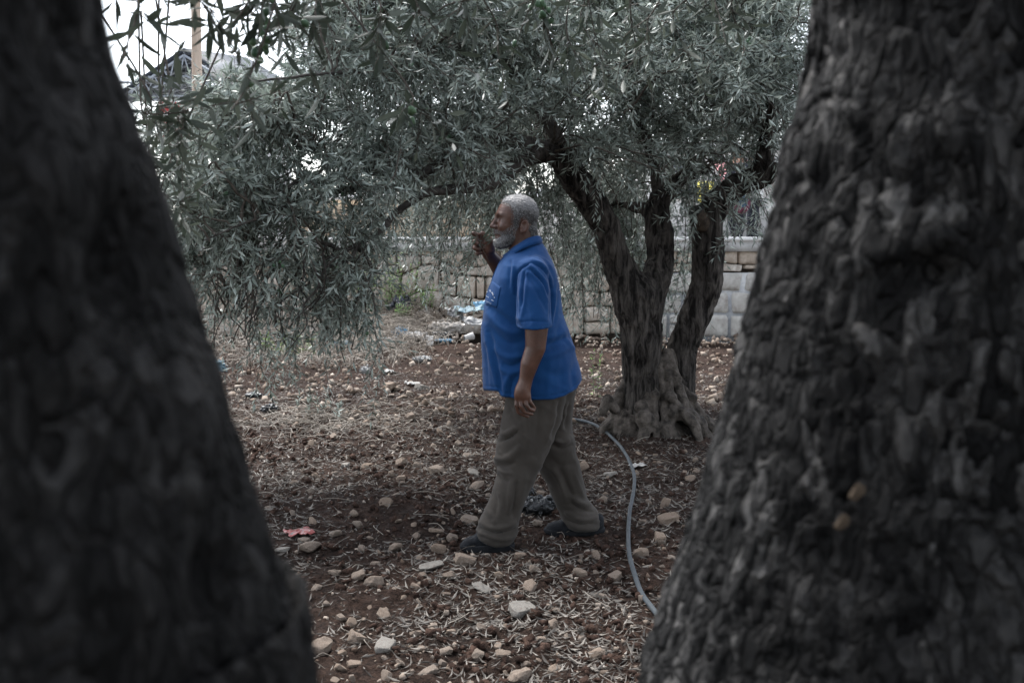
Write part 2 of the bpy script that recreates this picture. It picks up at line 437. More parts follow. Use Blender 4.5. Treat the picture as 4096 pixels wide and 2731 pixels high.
# rocks: convex hulls of random points, roughened
import bmesh
def rock_mesh(seed, n=26, flat=.7, sub=1, amp=.05, box=1.6):
    r = np.random.default_rng(seed); d = norm(r.normal(size=(n, 3)))
    d = np.sign(d) * np.abs(d) ** (1 / box) ; d = d / np.abs(d).max()
    d *= r.uniform(.75, 1.05, (n, 1)); d *= np.array((1, r.uniform(.65, .95), flat * r.uniform(.75, 1.1)))
    bm = bmesh.new()
    for v in d: bm.verts.new(v)
    res = bmesh.ops.convex_hull(bm, input=bm.verts)
    bmesh.ops.delete(bm, geom=list({e for e in res['geom_interior'] + res['geom_unused'] if isinstance(e, bmesh.types.BMVert)}), context='VERTS')
    if sub:
        bmesh.ops.triangulate(bm, faces=bm.faces)
        bmesh.ops.subdivide_edges(bm, edges=bm.edges, cuts=sub, use_grid_fill=True)
        bmesh.ops.smooth_vert(bm, verts=bm.verts, factor=.35, use_axis_x=True, use_axis_y=True, use_axis_z=True)
    bm.verts.ensure_lookup_table()
    P = np.array([v.co for v in bm.verts]); D = fbm(P * 2.8, 3, seed)
    for v, q in zip(bm.verts, D): v.co *= 1 + amp * q * 2
    bmesh.ops.recalc_face_normals(bm, faces=bm.faces)
    me = bpy.data.meshes.new('stone'); bm.to_mesh(me); bm.free()
    return me
ROCKS = [rock_mesh(s, 20, .72, 1, .11) for s in range(10)]
ROCKS_HERO = [rock_mesh(40 + s, 24, .75, 2, .10, 1.7) for s in range(6)]
ROCKS_FLAT = [rock_mesh(60 + s, 44, .34, 2, .08, 2.4) for s in range(3)]
SMALL = [rock_mesh(80 + s, 10, .75, 0, .1) for s in range(10)]
CLODS = [rock_mesh(110 + s, 13, .8, 0, .25, 1.2) for s in range(10)]
for m_ in ROCKS: m_.materials.append(M['stone'])
for m_ in ROCKS_HERO: m_.materials.append(M['stone'])
for m_ in ROCKS_FLAT: m_.materials.append(M['stone_grey'])

def place_stone(me, x, y, s, rz=None, tilt=.3, sink=.35, label=None, group=None):
    o = bpy.data.objects.new('stone', me); COL.objects.link(o)
    z = float(ground_h(np.array([x]), np.array([y]), False)[0])
    o.location = (x, y, z + s * sink); o.scale = (s * RNG.uniform(.85, 1.3), s * RNG.uniform(.8, 1.05), s * RNG.uniform(.7, 1.1))
    o.rotation_euler = (RNG.normal() * tilt, RNG.normal() * tilt, RNG.uniform(0, 6.28) if rz is None else rz)
    return tag(o, label, 'stone', group)
# stones one can point at in the photograph: pixel, width in pixels, mesh kind, description
HERO = [
 (1723, 2278, 92, 'f', 'largest pale grey flat-faced stone below the front shoe'),
 (1499, 2336, 76, 'h', 'rounded tan stone left of the pale grey flat-faced stone'),
 (1340, 2303, 52, 'h', None), (1860, 2267, 80, 'h', 'tan cracked stone just below the toe of the front shoe'),
 (1797, 2320, 46, 'h', None), (1929, 2354, 66, 'f', 'flat speckled grey stone lying in front of the man'),
 (2084, 2249, 66, 'h', 'round pitted stone right below the heel of the front shoe'), (2117, 2354, 74, 'h', None),
 (2084, 2441, 118, 'f', 'wide flat brown-grey slab of stone in the lower middle'),
 (1542, 2578, 118, 'f', 'wide flat pale grey slab near the bottom left'),
 (1282, 2603, 92, 'h', 'big reddish stone beside the left trunk near the bottom edge'), (1535, 2459, 70, 'h', None),
 (1426, 2553, 78, 'h', None), (1726, 2502, 66, 'h', None), (1734, 2535, 52, 'h', None),
 (1885, 2087, 82, 'h', 'large tan stone touching the front trouser leg'), (1809, 2152, 60, 'h', 'tan stone right in front of the front shoe toe'),
 (1752, 2206, 62, 'h', None), (1246, 2184, 82, 'h', 'pale stone right below the red wrapper'), (1130, 2191, 62, 'f', None),
 (2413, 2014, 52, 'h', 'round pale stone right behind the rear shoe'), (2670, 2083, 88, 'h', 'large tan stone right of the hose by the right trunk'),
 (2641, 2173, 70, 'h', None), (2561, 2231, 70, 'h', 'tan stone touching the right side of the hose'), (2319, 2314, 54, 'h', None),
 (2460, 2322, 58, 'h', None), (1911, 1946, 66, 'h', 'pale stone left of the front knee'), (1744, 1892, 74, 'h', None),
 (1893, 1899, 58, 'f', None), (1582, 2199, 66, 'h', None), (1708, 2683, 70, 'h', None), (2077, 2705, 88, 'h', 'tan stone cut by the bottom edge, right of centre'),
 (1416, 2668, 56, 'h', None), (2164, 2567, 46, 'h', None), (1990, 2589, 46, 'h', None), (2381, 2618, 58, 'h', None),
 (2214, 2683, 66, 'h', None), (2402, 2394, 52, 'h', None), (1383, 1863, 48, 'f', None), (1336, 1747, 44, 'h', 'small upright reddish stone far left of the man'),
 (1517, 1747, 40, 'h', None), (1215, 2170, 50, 'h', None), (2600, 1700, 60, 'h', None), (1805, 2530, 40, 'h', None), (2680, 1480, 70, 'h', None),
 (1560, 1555, 70, 'h', None), (1690, 1550, 70, 'f', None), (2330, 1870, 60, 'h', None), (2440, 1900, 70, 'f', None),
]
GEN = 'small tan limestone scattered on the red soil and leaf litter'
placed = []
for px, py, w, kd, lab in HERO:
    p = gnd(px, py + w * .15); s = w * mpp(math.hypot(p[1], 1.5)) * .56
    me = ROCKS_FLAT[RNG.integers(3)] if kd == 'f' else ROCKS_HERO[RNG.integers(6)]
    place_stone(me, p[0], p[1], s, tilt=.22, sink=.32 if kd == 'h' else .25, label=lab or GEN, group=None if lab else 'scattered stones')
    placed.append((p[0], p[1], s))
nh = sum(1 for h in HERO if h[4] is None)
cand = []
while len(cand) < 300 - nh:
    y = 3.1 + 6.0 * RNG.random() ** 2.1; px = RNG.uniform(1000, 2950); x = (px - 2048) / FPX * math.hypot(y, .8)
    if px < 1260 - (y - 3.2) * 150 or px > 2540 + (y - 3.2) * 160: continue
    s = .013 + .026 * RNG.random() ** 2.2 + .004 * (y - 3)
    if any((x - a) ** 2 + (y - b) ** 2 < (s + c) ** 2 for a, b, c in placed): continue
    if abs(y - 4.75) < .22 and -.33 < x < .5: continue
    if (x - .95) ** 2 + (y - 7.1) ** 2 < .2: continue
    cand.append((x, y, s)); placed.append((x, y, s))
for x, y, s in cand:
    place_stone(ROCKS[RNG.integers(10)], x, y, s, tilt=.5, sink=RNG.choice((.05, .2, .35)), label=GEN, group='scattered stones')

def scatter_meshes(name, metas, xs, ys, ss, mat, label, cat, sink=.3, tilt=.6, tint=None):
    """many small pieces joined into one mesh"""
    Vs = [np.array([v.co for v in m_.vertices]) for m_ in metas]
    Ts = []
    for m_ in metas:
        m_.calc_loop_triangles(); Ts.append(np.array([t.vertices for t in m_.loop_triangles]))
    zs = ground_h(xs, ys, True); mb = MB(); TN = []
    for i in range(len(xs)):
        k = i % len(metas); a = RNG.uniform(0, 6.28); ca, sa = math.cos(a), math.sin(a)
        t1, t2 = RNG.normal(0, tilt, 2)
        Rm = np.array(((ca, -sa, 0), (sa, ca, 0), (0, 0, 1))) @ np.array(((1, 0, 0), (0, math.cos(t1), -math.sin(t1)), (0, math.sin(t1), math.cos(t1)))) \
            @ np.array(((math.cos(t2), 0, math.sin(t2)), (0, 1, 0), (-math.sin(t2), 0, math.cos(t2))))
        mb.add((Vs[k] * ss[i]) @ Rm.T + (xs[i], ys[i], zs[i] + ss[i] * sink), T=Ts[k]); TN.append(np.full(len(Vs[k]), RNG.random() if tint is None else tint[i]))
    return obj(name, mb.mesh(False, {'tint': np.concatenate(TN)}), mat, label=label, cat=cat, kind='stuff')
def spread_ground(n, y0, y1, pw, m=.9):
    y = y0 + (y1 - y0) * RNG.random(n * 2) ** pw; x = RNG.uniform(-1, 1, n * 2) * (.55 * y + m) * .75
    return x[:n], y[:n]
# crumbled clods of soil
x, y = spread_ground(7500, 2.7, 8.5, 1.8)
w = vnoise(np.stack([x * 1.6, y * 1.6, 0 * x], -1), 31) > -.25
x, y = x[w], y[w]
for cx_, cy_, sx_, sy_, n_ in ((-1.35, 7.1, .55, .38, 650), (-.75, 6.2, .5, .35, 450), (-.35, 5.6, .45, .3, 250), (1.3, 8.4, .6, .3, 200), (-.4, 8.8, 1.0, .4, 300), (.0, 3.4, .4, .2, 250), (.45, 4.4, .25, .25, 150)):
    x = np.concatenate([x, RNG.normal(cx_, sx_, n_)]); y = np.concatenate([y, RNG.normal(cy_, sy_, n_)])
scatter_meshes('soil_clods', CLODS, x, y, .006 + .026 * RNG.random(len(x)) ** 3, M['clod'], 'crumbly reddish brown clods of tilled soil', 'soil', .25)
# gravel: pale stony ground, denser towards the wall
x1, y1 = spread_ground(2400, 2.6, 8, 1.3); x2, y2 = spread_ground(4200, 7.6, 14.6, .8)
x, y = np.concatenate([x1, x2]), np.concatenate([y1, y2])
s = np.concatenate([.006 + .012 * RNG.random(len(x1)) ** 2, .014 + .04 * RNG.random(len(x2)) ** 2.6])
keep = (x - .95) ** 2 + (y - 7.1) ** 2 > .22
scatter_meshes('gravel', SMALL, x[keep], y[keep], s[keep], M['pebbles'], 'small pale stones covering the ground towards the wall', 'gravel', .3)

# ------------------------------------------------------------ leaves as arrays
def leaf_mesh_arrays(pos, d, wdir, L, W, fold=.18, curl=.1, fine=False):
    """one folded lance-shaped leaf per row; returns V, T"""
    n = len(pos); nr = np.cross(wdir, d)
    L = L[:, None]; W = W[:, None]
    if not fine:
        V = np.stack([pos, pos + d * L * .42 + wdir * W + nr * W * fold, pos + d * L * .42 - wdir * W + nr * W * fold,
                      pos + d * L * .5 - nr * curl * L * .15, pos + d * L - nr * curl * L], 1)
        t = np.array([(0, 3, 1), (0, 2, 3), (1, 3, 4), (3, 2, 4)])
    else:
        rowsV = [pos]
        for q, ww in ((.2, .62), (.42, 1.0), (.65, .88), (.85, .5)):
            c = pos + d * L * q - nr * curl * L * q * q
            rowsV += [c + wdir * W * ww + nr * W * fold * ww, c, c - wdir * W * ww + nr * W * fold * ww]
        rowsV.append(pos + d * L - nr * curl * L)
        V = np.stack(rowsV, 1)
        t = [(0, 2, 1), (0, 3, 2)]
        for k in range(3):
            a = 1 + 3 * k; t += [(a, a + 1, a + 4), (a, a + 4, a + 3), (a + 1, a + 2, a + 5), (a + 1, a + 5, a + 4)]
        t += [(10, 11, 13), (11, 12, 13)]; t = np.array(t)
    k = V.shape[1]
    T = (t[None] + (np.arange(n) * k)[:, None, None]).reshape(-1, 3)
    return V.reshape(-1, 3), T, k

# fallen olive leaves and straw on the ground
def litter(n, y0, y1, pw, gate, seed):
    x, y = spread_ground(n, y0, y1, pw)
    g = 1.0 * fbm(np.stack([x * 1.5, y * 1.5, 0 * x], -1), 3, seed)
    bonus = .5 * np.exp(-((x + .2) ** 2 / 1.6 + (y - 6.6) ** 2 / 3.0)) + .5 * np.exp(-((x - .9) ** 2 + (y - 6.6) ** 2))
    near = .12 * np.clip((4.9 - y) / 1.2, 0, 1) + .3 * np.exp(-((x + 1.0) ** 2 / .5 + (y - 5.6) ** 2 / .6))
    feet = np.minimum(((x + .16) / .22) ** 2 + ((y - 4.63) / .13) ** 2, ((x - .30) / .22) ** 2 + ((y - 4.88) / .13) ** 2) > 1
    k = (g + bonus - near + RNG.normal(0, .22, n) > gate) & feet
    return x[k], y[k]
lx, ly = litter(90000, 2.6, 10.5, 1.3, -.24, 51)
n = len(lx); lz = ground_h(lx, ly) + RNG.uniform(.002, .014, n)
az = RNG.uniform(0, 6.283, n); el = RNG.normal(0, .22, n)
d = np.stack([np.cos(az) * np.cos(el), np.sin(az) * np.cos(el), np.sin(el)], -1)
rl = RNG.normal(0, .6, n); side = np.stack([-np.sin(az), np.cos(az), 0 * az], -1); upv = np.cross(d, side)
wd = norm(side * np.cos(rl)[:, None] + upv * np.sin(rl)[:, None])
L = RNG.uniform(.016, .058, n); W = L * RNG.uniform(.05, .11, n)
V, T, k = leaf_mesh_arrays(np.stack([lx, ly, lz], -1), d, wd, L, W, .5, .18); T = T.reshape(n, 4, 3); fy = ly > 6.5
T = np.concatenate([T[~fy].reshape(-1, 3), np.stack([np.arange(n)[fy] * 5 + q for q in (0, 2, 1)], -1), np.stack([np.arange(n)[fy] * 5 + q for q in (1, 2, 4)], -1)])
obj('fallen_leaves', mesh_from(V, T, False, {'tint': np.repeat(np.clip(RNG.beta(1.2, 1.6, n), 0, 1), k)}), M['leaf_dry'],
    label='dry curled olive leaves littering the soil', cat='leaf litter', kind='stuff')
# fine dry stems and straw
mb = MB(); TN = []
def straw_at(x, y, Ls, lift, tn, r=.0013):
    a = RNG.uniform(0, 6.283); z = float(ground_h(np.array([x]), np.array([y]))[0]) + .006
    p0 = np.array((x, y, z)); p1 = p0 + (math.cos(a) * Ls * .5, math.sin(a) * Ls * .5, lift * RNG.random()); a += RNG.normal(0, .5)
    p2 = p1 + (math.cos(a) * Ls * .5, math.sin(a) * Ls * .5, -lift * .5 * RNG.random())
    m0 = mb.n; mb.tube(spline([p0, p1, p2], 5), [r] * 5, 3, False); TN.append(np.full(mb.n - m0, tn))
for i in range(450):
    y = 2.9 + 7 * RNG.random() ** 1.4; straw_at(RNG.uniform(-1, 1) * (.4 * y + .5), y, RNG.uniform(.06, .2), .03, RNG.uniform(.0, .8), .0009 + .0002 * y)
for i in range(600):     # straw heap left of the man
    q = RNG.normal(0, 1, 2); straw_at(-1.55 + q[0] * .6, 7.9 + q[1] * .35, RNG.uniform(.1, .3), .06, RNG.uniform(.3, .9), .0022)
obj('straw', mb.mesh(False, {'tint': np.concatenate(TN)}), M['straw'], label='thin dry stems and straw strewn over the soil', cat='straw', kind='stuff')

# ------------------------------------------------------------ stone wall at the back of the grove
WY = 14.75
def cells(x0, x1, z0, z1, cw, ch, jit, seed):
    """uneven courses of rough stones: polygons in the wall face"""
    r = np.random.default_rng(seed); zs = [z0]
    while zs[-1] < z1 - .55 * ch: zs.append(zs[-1] + ch * r.uniform(.7, 1.35))
    zs = np.array(zs); zs = z0 + (zs - z0) * (z1 - z0) / (zs[-1] - z0)
    def line(k, x):
        w_ = 0 if k in (0, len(zs) - 1) else 1
        return zs[k] + w_ * ch * jit * 2.2 * float(vnoise(np.array([[x / cw * .8, k * 3.7, 0.]]), seed)[0])
    out = []
    for k in range(len(zs) - 1):
        x = x0
        while x < x1 - .01:
            w = cw * r.choice((.45, .7, 1.0, 1.35, 1.8), p=(.15, .25, .3, .2, .1)) * r.uniform(.85, 1.15); xe = min(x + w, x1)
            if x1 - xe < .3 * cw: xe = x1
            t0, t1 = r.normal(0, jit * .35 * ch, 2) if xe < x1 else (0, 0)
            p = [(x if not out or x == x0 else tl_[0], line(k, x)), ((x + xe) / 2, line(k, (x + xe) / 2)), (xe + t0, line(k, xe)), (xe + t1, line(k + 1, xe)), ((x + xe) / 2, line(k + 1, (x + xe) / 2)), (x if x == x0 else tl_[1], line(k + 1, x))]
            tl_ = (xe + t0, xe + t1); P = np.array(p)
            if r.random() < jit * .5 and xe - x > .6 * cw:     # a stack of two thin stones
                m = P.copy(); f = r.uniform(.4, .6); a, c, b_ = (P[0] * (1 - f) + P[5] * f), (P[1] * (1 - f) + P[4] * f), (P[2] * (1 - f) + P[3] * f); c = c + (0, r.normal(0, .02))
                out += [np.array([P[0], P[1], P[2], b_, c, a]), np.array([a, c, b_, P[3], P[4], P[5]])]
            else: out.append(P)
            x = xe
    return out
def stone_from_cell(P, y, gap, bulge, depth, seed, chamfer=.22):
    """irregular building stone from a polygon in the wall face"""
    r = np.random.default_rng(seed); c = P.mean(0); ext = np.ptp(P, axis=0)
    if ext.min() < .05: return None
    Q = []
    for i in range(len(P)):         # cut the corners
        p0, p1, p2 = P[i - 1], P[i], P[(i + 1) % len(P)]
        if np.linalg.norm(p1 - p0) < .03: continue
        f = chamfer * r.uniform(.5, 1.2); Q += [p1 + (p0 - p1) * f * .6, p1 + (p2 - p1) * f * .6]
    Q = np.array(Q)
    if len(Q) < 3: return None
    dirs = Q - c; ln = np.linalg.norm(dirs, axis=1, keepdims=True); Q = c + dirs * (1 - gap / ln).clip(.3, 1)
    n = len(Q); tilt = r.normal(0, .06, 2); rings = []
    for sc, yy in ((1.0, depth), (1.0, .05), (.9, .012), (.55, 0)):
        q = c + (Q - c) * sc * (1 + r.normal(0, .02, (n, 1)))
        o = y + yy - (bulge * r.uniform(.5, 1.1) if yy < .04 else 0) + ((q - c) @ tilt if yy < .04 else 0) + r.normal(0, .008, n) * (yy < .06)
        rings.append(np.stack([q[:, 0], o, q[:, 1]], -1))
    V = np.concatenate(rings + [[(c[0], rings[3][:, 1].mean() - .006, c[1])]])
    F = []
    for k in range(3):
        for i in range(n): F.append((k * n + i, k * n + (i + 1) % n, (k + 1) * n + (i + 1) % n, (k + 1) * n + i))
    T = [(3 * n + i, 3 * n + (i + 1) % n, 4 * n) for i in range(n)]
    V = V - np.array((c[0], y, c[1]))
    me = mesh_from(V, [np.array(T), np.array(F)], False)
    return me, (c[0], y, c[1])
def build_wall(name, x0, x1, z0, z1, y, cw, ch, jit, gap, bulge, mat, core, core_y, label, seed, extra=None):
    w = empty(name, ((x0 + x1) / 2, y, z0), label, 'wall'); L0 = np.array(w.location)
    mb = MB().box((x0 - L0[0], core_y - y, -.3), (x1 - L0[0], core_y - y + .35, z1 - z0 - .012)); obj('wall_core', mb.mesh(False), core, w)
    for i, P in enumerate(cells(x0, x1, z0, z1, cw, ch, jit, seed)):
        r_ = stone_from_cell(P, y, gap, bulge, core_y - y + .05, seed * 1000 + i)
        if r_: o = obj('stone', r_[0], mat, w); o.location = np.array(r_[1]) - L0
    return w
xr = at(2570, 1200, WY)[0]
z_top = at(1700, 1000, WY)[2]
dry = build_wall('dry_stone_wall', -6.4, xr - .02, .0, z_top, WY, .33, .24, .45, .008, .06, M['wall_stone'], M['wall_back'], WY + .12,
           'dry stone retaining wall of rough pale limestone behind the man and the trees', 5)
zb = at(2800, 1088, WY)[2]
blk = build_wall('block_wall', xr + .02, 5.6, -.05, zb, WY - .04, .44, .33, .10, .016, .012, M['wall_block'], M['mortar'], WY - .015,
           'mortared wall of squared pale blocks between the tree and the right trunk', 6)
cap = build_wall('loose_stone_course', xr + .02, 5.6, zb + .004, z_top, WY, .46, .15, .25, .008, .05, M['wall_stone'], M['wall_back'], WY + .12,
           'loose flat stones laid along the top of the mortared block wall', 7)
# concrete coping with a white painted top
w = empty('wall_coping', (0, WY, z_top), 'pale concrete coping running along the top of the stone wall', 'coping')
zc = at(1700, 955, WY)[2] - z_top
obj('beam', MB().box((-6.4, -.09, -.02), (5.6, .35, zc - .03)).mesh(False), M['coping'], w)
obj('painted_top', MB().box((-6.42, -.115, zc - .03), (5.62, .37, zc + .025)).mesh(False), M['white_paint'], w)
# street level behind the wall
mb = MB(); TZ = z_top - .05
mb.add([(-40, WY + .3, TZ), (40, WY + .3, TZ), (60, 160, TZ + .6), (-60, 160, TZ + .6)], Q=[(0, 1, 2, 3)])
mb.add([(-40, WY + .32, -.3), (40, WY + .32, -.3), (40, WY + .32, TZ), (-40, WY + .32, TZ)], Q=[(0, 1, 2, 3)])
M['street'] = two_tone('pale_road', (.22, .21, .20), (.34, .32, .30), 2)
obj('street_ground', mb.mesh(False), M['street'], kind='structure')

# ------------------------------------------------------------ things glimpsed beyond the wall
M['tan_block'] = material('tan_block', stone((.40, .31, .22), (.56, .45, .33), (.50, .42, .33)), .9, .2)
M['concrete_pale'] = two_tone('pale_concrete', (.46, .46, .46), (.62, .62, .62), 2, bstr=.2)
M['plaster'] = two_tone('pale_plaster', (.52, .50, .48), (.70, .68, .66), 1.5, bstr=.1)
M['glass_dark'] = material('dark_glass', lambda nt, b: b.inputs['Base Color'].__setattr__('default_value', (.03, .035, .04, 1)), .15, .5)
M['red'] = two_tone('red_paint', (.26, .035, .035), (.34, .06, .055), 4, rough=.6, bstr=0)
M['pink'] = two_tone('faded_red_cloth', (.60, .22, .22), (.75, .38, .38), 4, rough=.8, bstr=0)
M['yellow'] = two_tone('yellow_paint', (.70, .60, .10), (.80, .72, .18), 4, rough=.6, bstr=0)
M['steel'] = material('galvanised_steel', lambda nt, b: (b.inputs['Base Color'].__setattr__('default_value', (.34, .37, .41, 1)), b.inputs['Metallic'].__setattr__('default_value', .3)), .5, .4)
M['roof_dark'] = two_tone('roof_sheet', (.02, .026, .036), (.045, .054, .068), 3, rough=.6, bstr=0)
M['pole_wood'] = two_tone('pole_wood', (.34, .26, .20), (.55, .46, .38), 7, stretch=(1, 1, .12), bstr=.5)
# tan house of coursed blocks
hy = 22.0
x0, x1 = at(1180, 900, hy)[0], at(2140, 900, hy)[0]; h0 = TZ; h1 = at(1600, 800, hy)[2]
w = empty('stone_house', ((x0 + x1) / 2, hy, h0), 'low house of tan coursed limestone seen over the wall behind the hanging leaves', 'house'); L0 = np.array(w.location)
obj('wall', MB().box((x0 - L0[0], .03, 0), (x1 - L0[0], 4.5, h1 - h0)).mesh(False), M['tan_block'], w)
bm_ = MB().box((-.245, -.03, -.10), (.245, .03, .10)).mesh(False)
bm_.materials.append(M['tan_block']); zz = .12; rr = 0
while zz < h1 - h0 - .05:
    xx = x0 - L0[0] + .25 + (rr % 2) * .25
    while xx < x1 - L0[0] - .25:
        o = obj('block', bm_, None, w); o.location = (xx, 0, zz); xx += .51
    zz += .22; rr += 1
obj('roof_edge', MB().box((x0 - L0[0] - .1, -.12, h1 - h0), (x1 - L0[0] + .1, 4.6, h1 - h0 + .14)).mesh(False), M['white_paint'], w)
# pale buildings further away
def building(px0, px1, pyt, Y, mat, label, rows_, cols_, name='building'):
    a, b = at(px0, pyt, Y), at(px1, pyt, Y); w = empty(name, ((a[0] + b[0]) / 2, Y, TZ), label, 'building'); hw = (b[0] - a[0]) / 2; H = a[2] - TZ
    obj('wall', MB().box((-hw, 0, 0), (hw, 7, H)).mesh(False), mat, w)
    obj('parapet', MB().box((-hw - .12, -.12, H), (hw + .12, 7.1, H + .3)).mesh(False), M['concrete_pale'], w)
    for r_ in range(rows_):
        for c_ in range(cols_):
            xx = -hw + (c_ + .5) * 2 * hw / cols_; zz = 1.3 + r_ * 2.8
            if zz + 1.3 > H: continue
            f = obj('window', MB().box((xx - .55, -.05, zz - .05), (xx + .55, .02, zz + 1.25)).mesh(False), M['white_paint'], w)
            obj('pane', MB().box((xx - .48, -.07, zz), (xx + .48, -.052, zz + 1.2)).mesh(False), M['glass_dark'], f)
    return w
building(2130, 2560, 790, 34, M['plaster'], 'pale plaster building glimpsed behind the crown, right of the man', 1, 3)
building(2620, 3500, 610, 30, M['concrete_pale'], 'pale concrete shop building behind the right end of the wall', 2, 4)
building(864, 917, 300, 26, M['concrete_pale'], 'narrow grey concrete stair tower behind the wooden pole', 0, 0)
# shop awning, yellow sign and passers-by at the right
def board(px0, py0, px1, py1, Y, mat, name, label, cat, th=.05):
    a, b = at(px0, py1, Y), at(px1, py0, Y); w = empty(name, ((a[0] + b[0]) / 2, Y, a[2]), label, cat)
    hw, hh = (b[0] - a[0]) / 2, b[2] - a[2]
    obj('panel', MB().box((-hw, 0, 0), (hw, th, hh)).mesh(False), mat, w); return w, hw, hh
sgn, hw, hh = board(2790, 725, 2862, 815, 24, M['yellow'], 'shop_sign', 'yellow sign with dark lettering seen above the cut branch stub', 'sign')
M['ink'] = material('dark_ink', lambda nt, b: b.inputs['Base Color'].__setattr__('default_value', (.02, .02, .02, 1)), .6, .2)
def strokes(parent, name, lines, y, r, mat):
    mb = MB()
    for ln in lines: mb.tube(spline([(p[0], y, p[1]) for p in ln], 10), [r] * 10, 5)
    return obj(name, mb.mesh(), mat, parent)
strokes(sgn, 'lettering', [[(-.12, hh * .55), (-.06, hh * .62), (.0, hh * .55), (.02, hh * .45), (-.05, hh * .4)], [(.05, hh * .66), (.07, hh * .5)],
                           [(-.15, hh * .25), (-.05, hh * .2), (.05, hh * .25), (.1, hh * .22)], [(.1, hh * .36), (.13, hh * .3), (.1, hh * .3)]], -.004, .011, M['ink'])
strokes(sgn, 'post', [[(0, 0), (0, -.3), (0, -(at(2820, 815, 24)[2] - TZ))]], .03, .035, M['steel'])
def awning(px0, px1, py, Y, label):
    a, b = at(px0, py, Y), at(px1, py, Y); w = empty('awning', ((a[0] + b[0]) / 2, Y, a[2]), label, 'awning'); hw = (b[0] - a[0]) / 2; n = 7
    for i in range(n):
        q0, q1 = -hw + i * 2 * hw / n, -hw + (i + 1) * 2 * hw / n - .004
        mb = MB().add([(q0, -1.3, -.55), (q1, -1.3, -.55), (q1, 0, 0), (q0, 0, 0), (q0, -1.3, -.75), (q1, -1.3, -.75),
                       (q0, -1.29, -.6), (q1, -1.29, -.6), (q1, 0, -.04), (q0, 0, -.04)], Q=[(0, 1, 2, 3), (4, 5, 1, 0), (6, 9, 8, 7)])
        obj('panel', mb.mesh(False), M['pink'] if i % 2 == 0 else M['white_paint'], w)
    obj('frame', MB().bar((-hw, -1.28, -.57), (hw, -1.28, -.57), .05).bar((-hw, 0, -.02), (hw, 0, -.02), .05).mesh(False), M['steel'], w)
awning(2850, 3180, 640, 29.9, 'red and white striped shop awning behind the right limb of the olive tree')
# steel truss roof on columns, wooden pole and red-white sign at the upper left
ty = 38.0
P_ = lambda px, py, dy=0: at(px, py, ty + dy)
w = empty('steel_canopy', (P_(700, 300)[0], ty, TZ), 'dark canopy roof on white steel trusses at the upper left', 'canopy'); L0 = np.array(w.location)
apex, el, er = P_(735, 205), P_(455, 395), P_(1080, 410)
for nm, e in (('roof_panel', el), ('roof_panel', er)):
    mb = MB(); back = np.array((0, 9.0, 1.2)); V = np.array([e, apex, apex + back, e + back]) - L0
    mb.add(np.vstack([V, V + (0, 0, .12)]), Q=[(0, 1, 2, 3), (7, 6, 5, 4), (0, 4, 5, 1), (1, 5, 6, 2), (2, 6, 7, 3), (3, 7, 4, 0)])
    obj(nm, mb.mesh(False), M['roof_dark'], w)
for e in (el, er):
    for k in range(9):             # purlins along the slope
        t = k / 8; a = e * (1 - t) + apex * t - L0 - (0, 0, .07)
        obj('purlin', MB().bar(a, a + (0, 9, 1.2), .055).mesh(False), M['steel'], w)
    for k in range(6):             # rafters with a lower chord and lattice
        off = np.array((0, 1.6, .21)) * k; a, b = e - L0 + off - (0, 0, .15), apex - L0 + off - (0, 0, .15)
        mb = MB().bar(a, b, .07); a2, b2 = a - (0, 0, .02), b - (0, 0, .75); mb.bar(a2, b2, .05)
        for j in range(7):
            t0, t1 = j / 7, (j + .5) / 7; mb.bar(a + (b - a) * t0, a2 + (b2 - a2) * t1, .035); mb.bar(a2 + (b2 - a2) * t1, a + (b - a) * (t0 + 1 / 7), .035)
        obj('truss', mb.mesh(False), M['steel'], w)
for px in (480, 730, 1040):
    for dy in (.1, 8.0):
        q = P_(px, 330, dy); obj('column', MB().bar((q[0] - L0[0], dy, 0), (q[0] - L0[0], dy, (5.2 if px == 730 else 3.9)), .16).mesh(False), M['steel'], w)
lc = MB()
for py in (330, 385, 400): lc.bar(P_(460, py, .5) - L0, P_(1075, py, .5) - L0, .08)
obj('tie_beam', lc.mesh(False), M['steel'], w)
# wooden pole
py_ = 18.0; a = at(795, 800, py_); b = at(780, -120, py_)
w = empty('utility_pole', (a[0], py_, TZ), 'weathered pale wooden utility pole in front of the steel canopy', 'pole'); L0 = np.array(w.location)
n = 40; pts = np.linspace((0, 0, -.02), (b[0] - a[0], 0, b[2] - TZ), n)
obj('shaft', MB().tube(pts, np.linspace(.098, .082, n), 18, True, .05, 4).mesh(), M['pole_wood'], w)
obj('cross_arm', MB().box((-.6 + pts[-4][0], -.16, pts[-4][2] - .05), (.6 + pts[-4][0], -.085, pts[-4][2] + .05)).mesh(False), M['pole_wood'], w)
# red and white sign
s_, hw, hh = board(640, 408, 752, 575, 17.0, M['white_paint'], 'striped_sign', 'white sign board with red border and red diagonal stripes at the upper left', 'sign')
mb = MB()
for p, q in (((-hw, .02), (hw, .02)), ((-hw, hh - .02), (hw, hh - .02))): mb.box((p[0], -.006, p[1] - .02), (q[0], 0, q[1] + .02))
for x_ in (-hw + .015, hw - .015): mb.box((x_ - .015, -.006, .045), (x_ + .015, 0, hh - .045))
obj('border', mb.mesh(False), M['red'], s_)
for z_ in (.10, .30, .50):
    mb = MB().add([(-hw + .04, -.005, z_), (hw - .04, -.005, z_ + .1), (hw - .04, -.005, z_ + .2), (-hw + .04, -.005, z_ + .1)], Q=[(0, 1, 2, 3)])
    obj('stripe', mb.mesh(False), M['red'], s_)
strokes(s_, 'post', [[(0, 0), (0, -.5), (0, -(at(690, 575, 17)[2] - TZ))]], .08, .03, M['steel'])

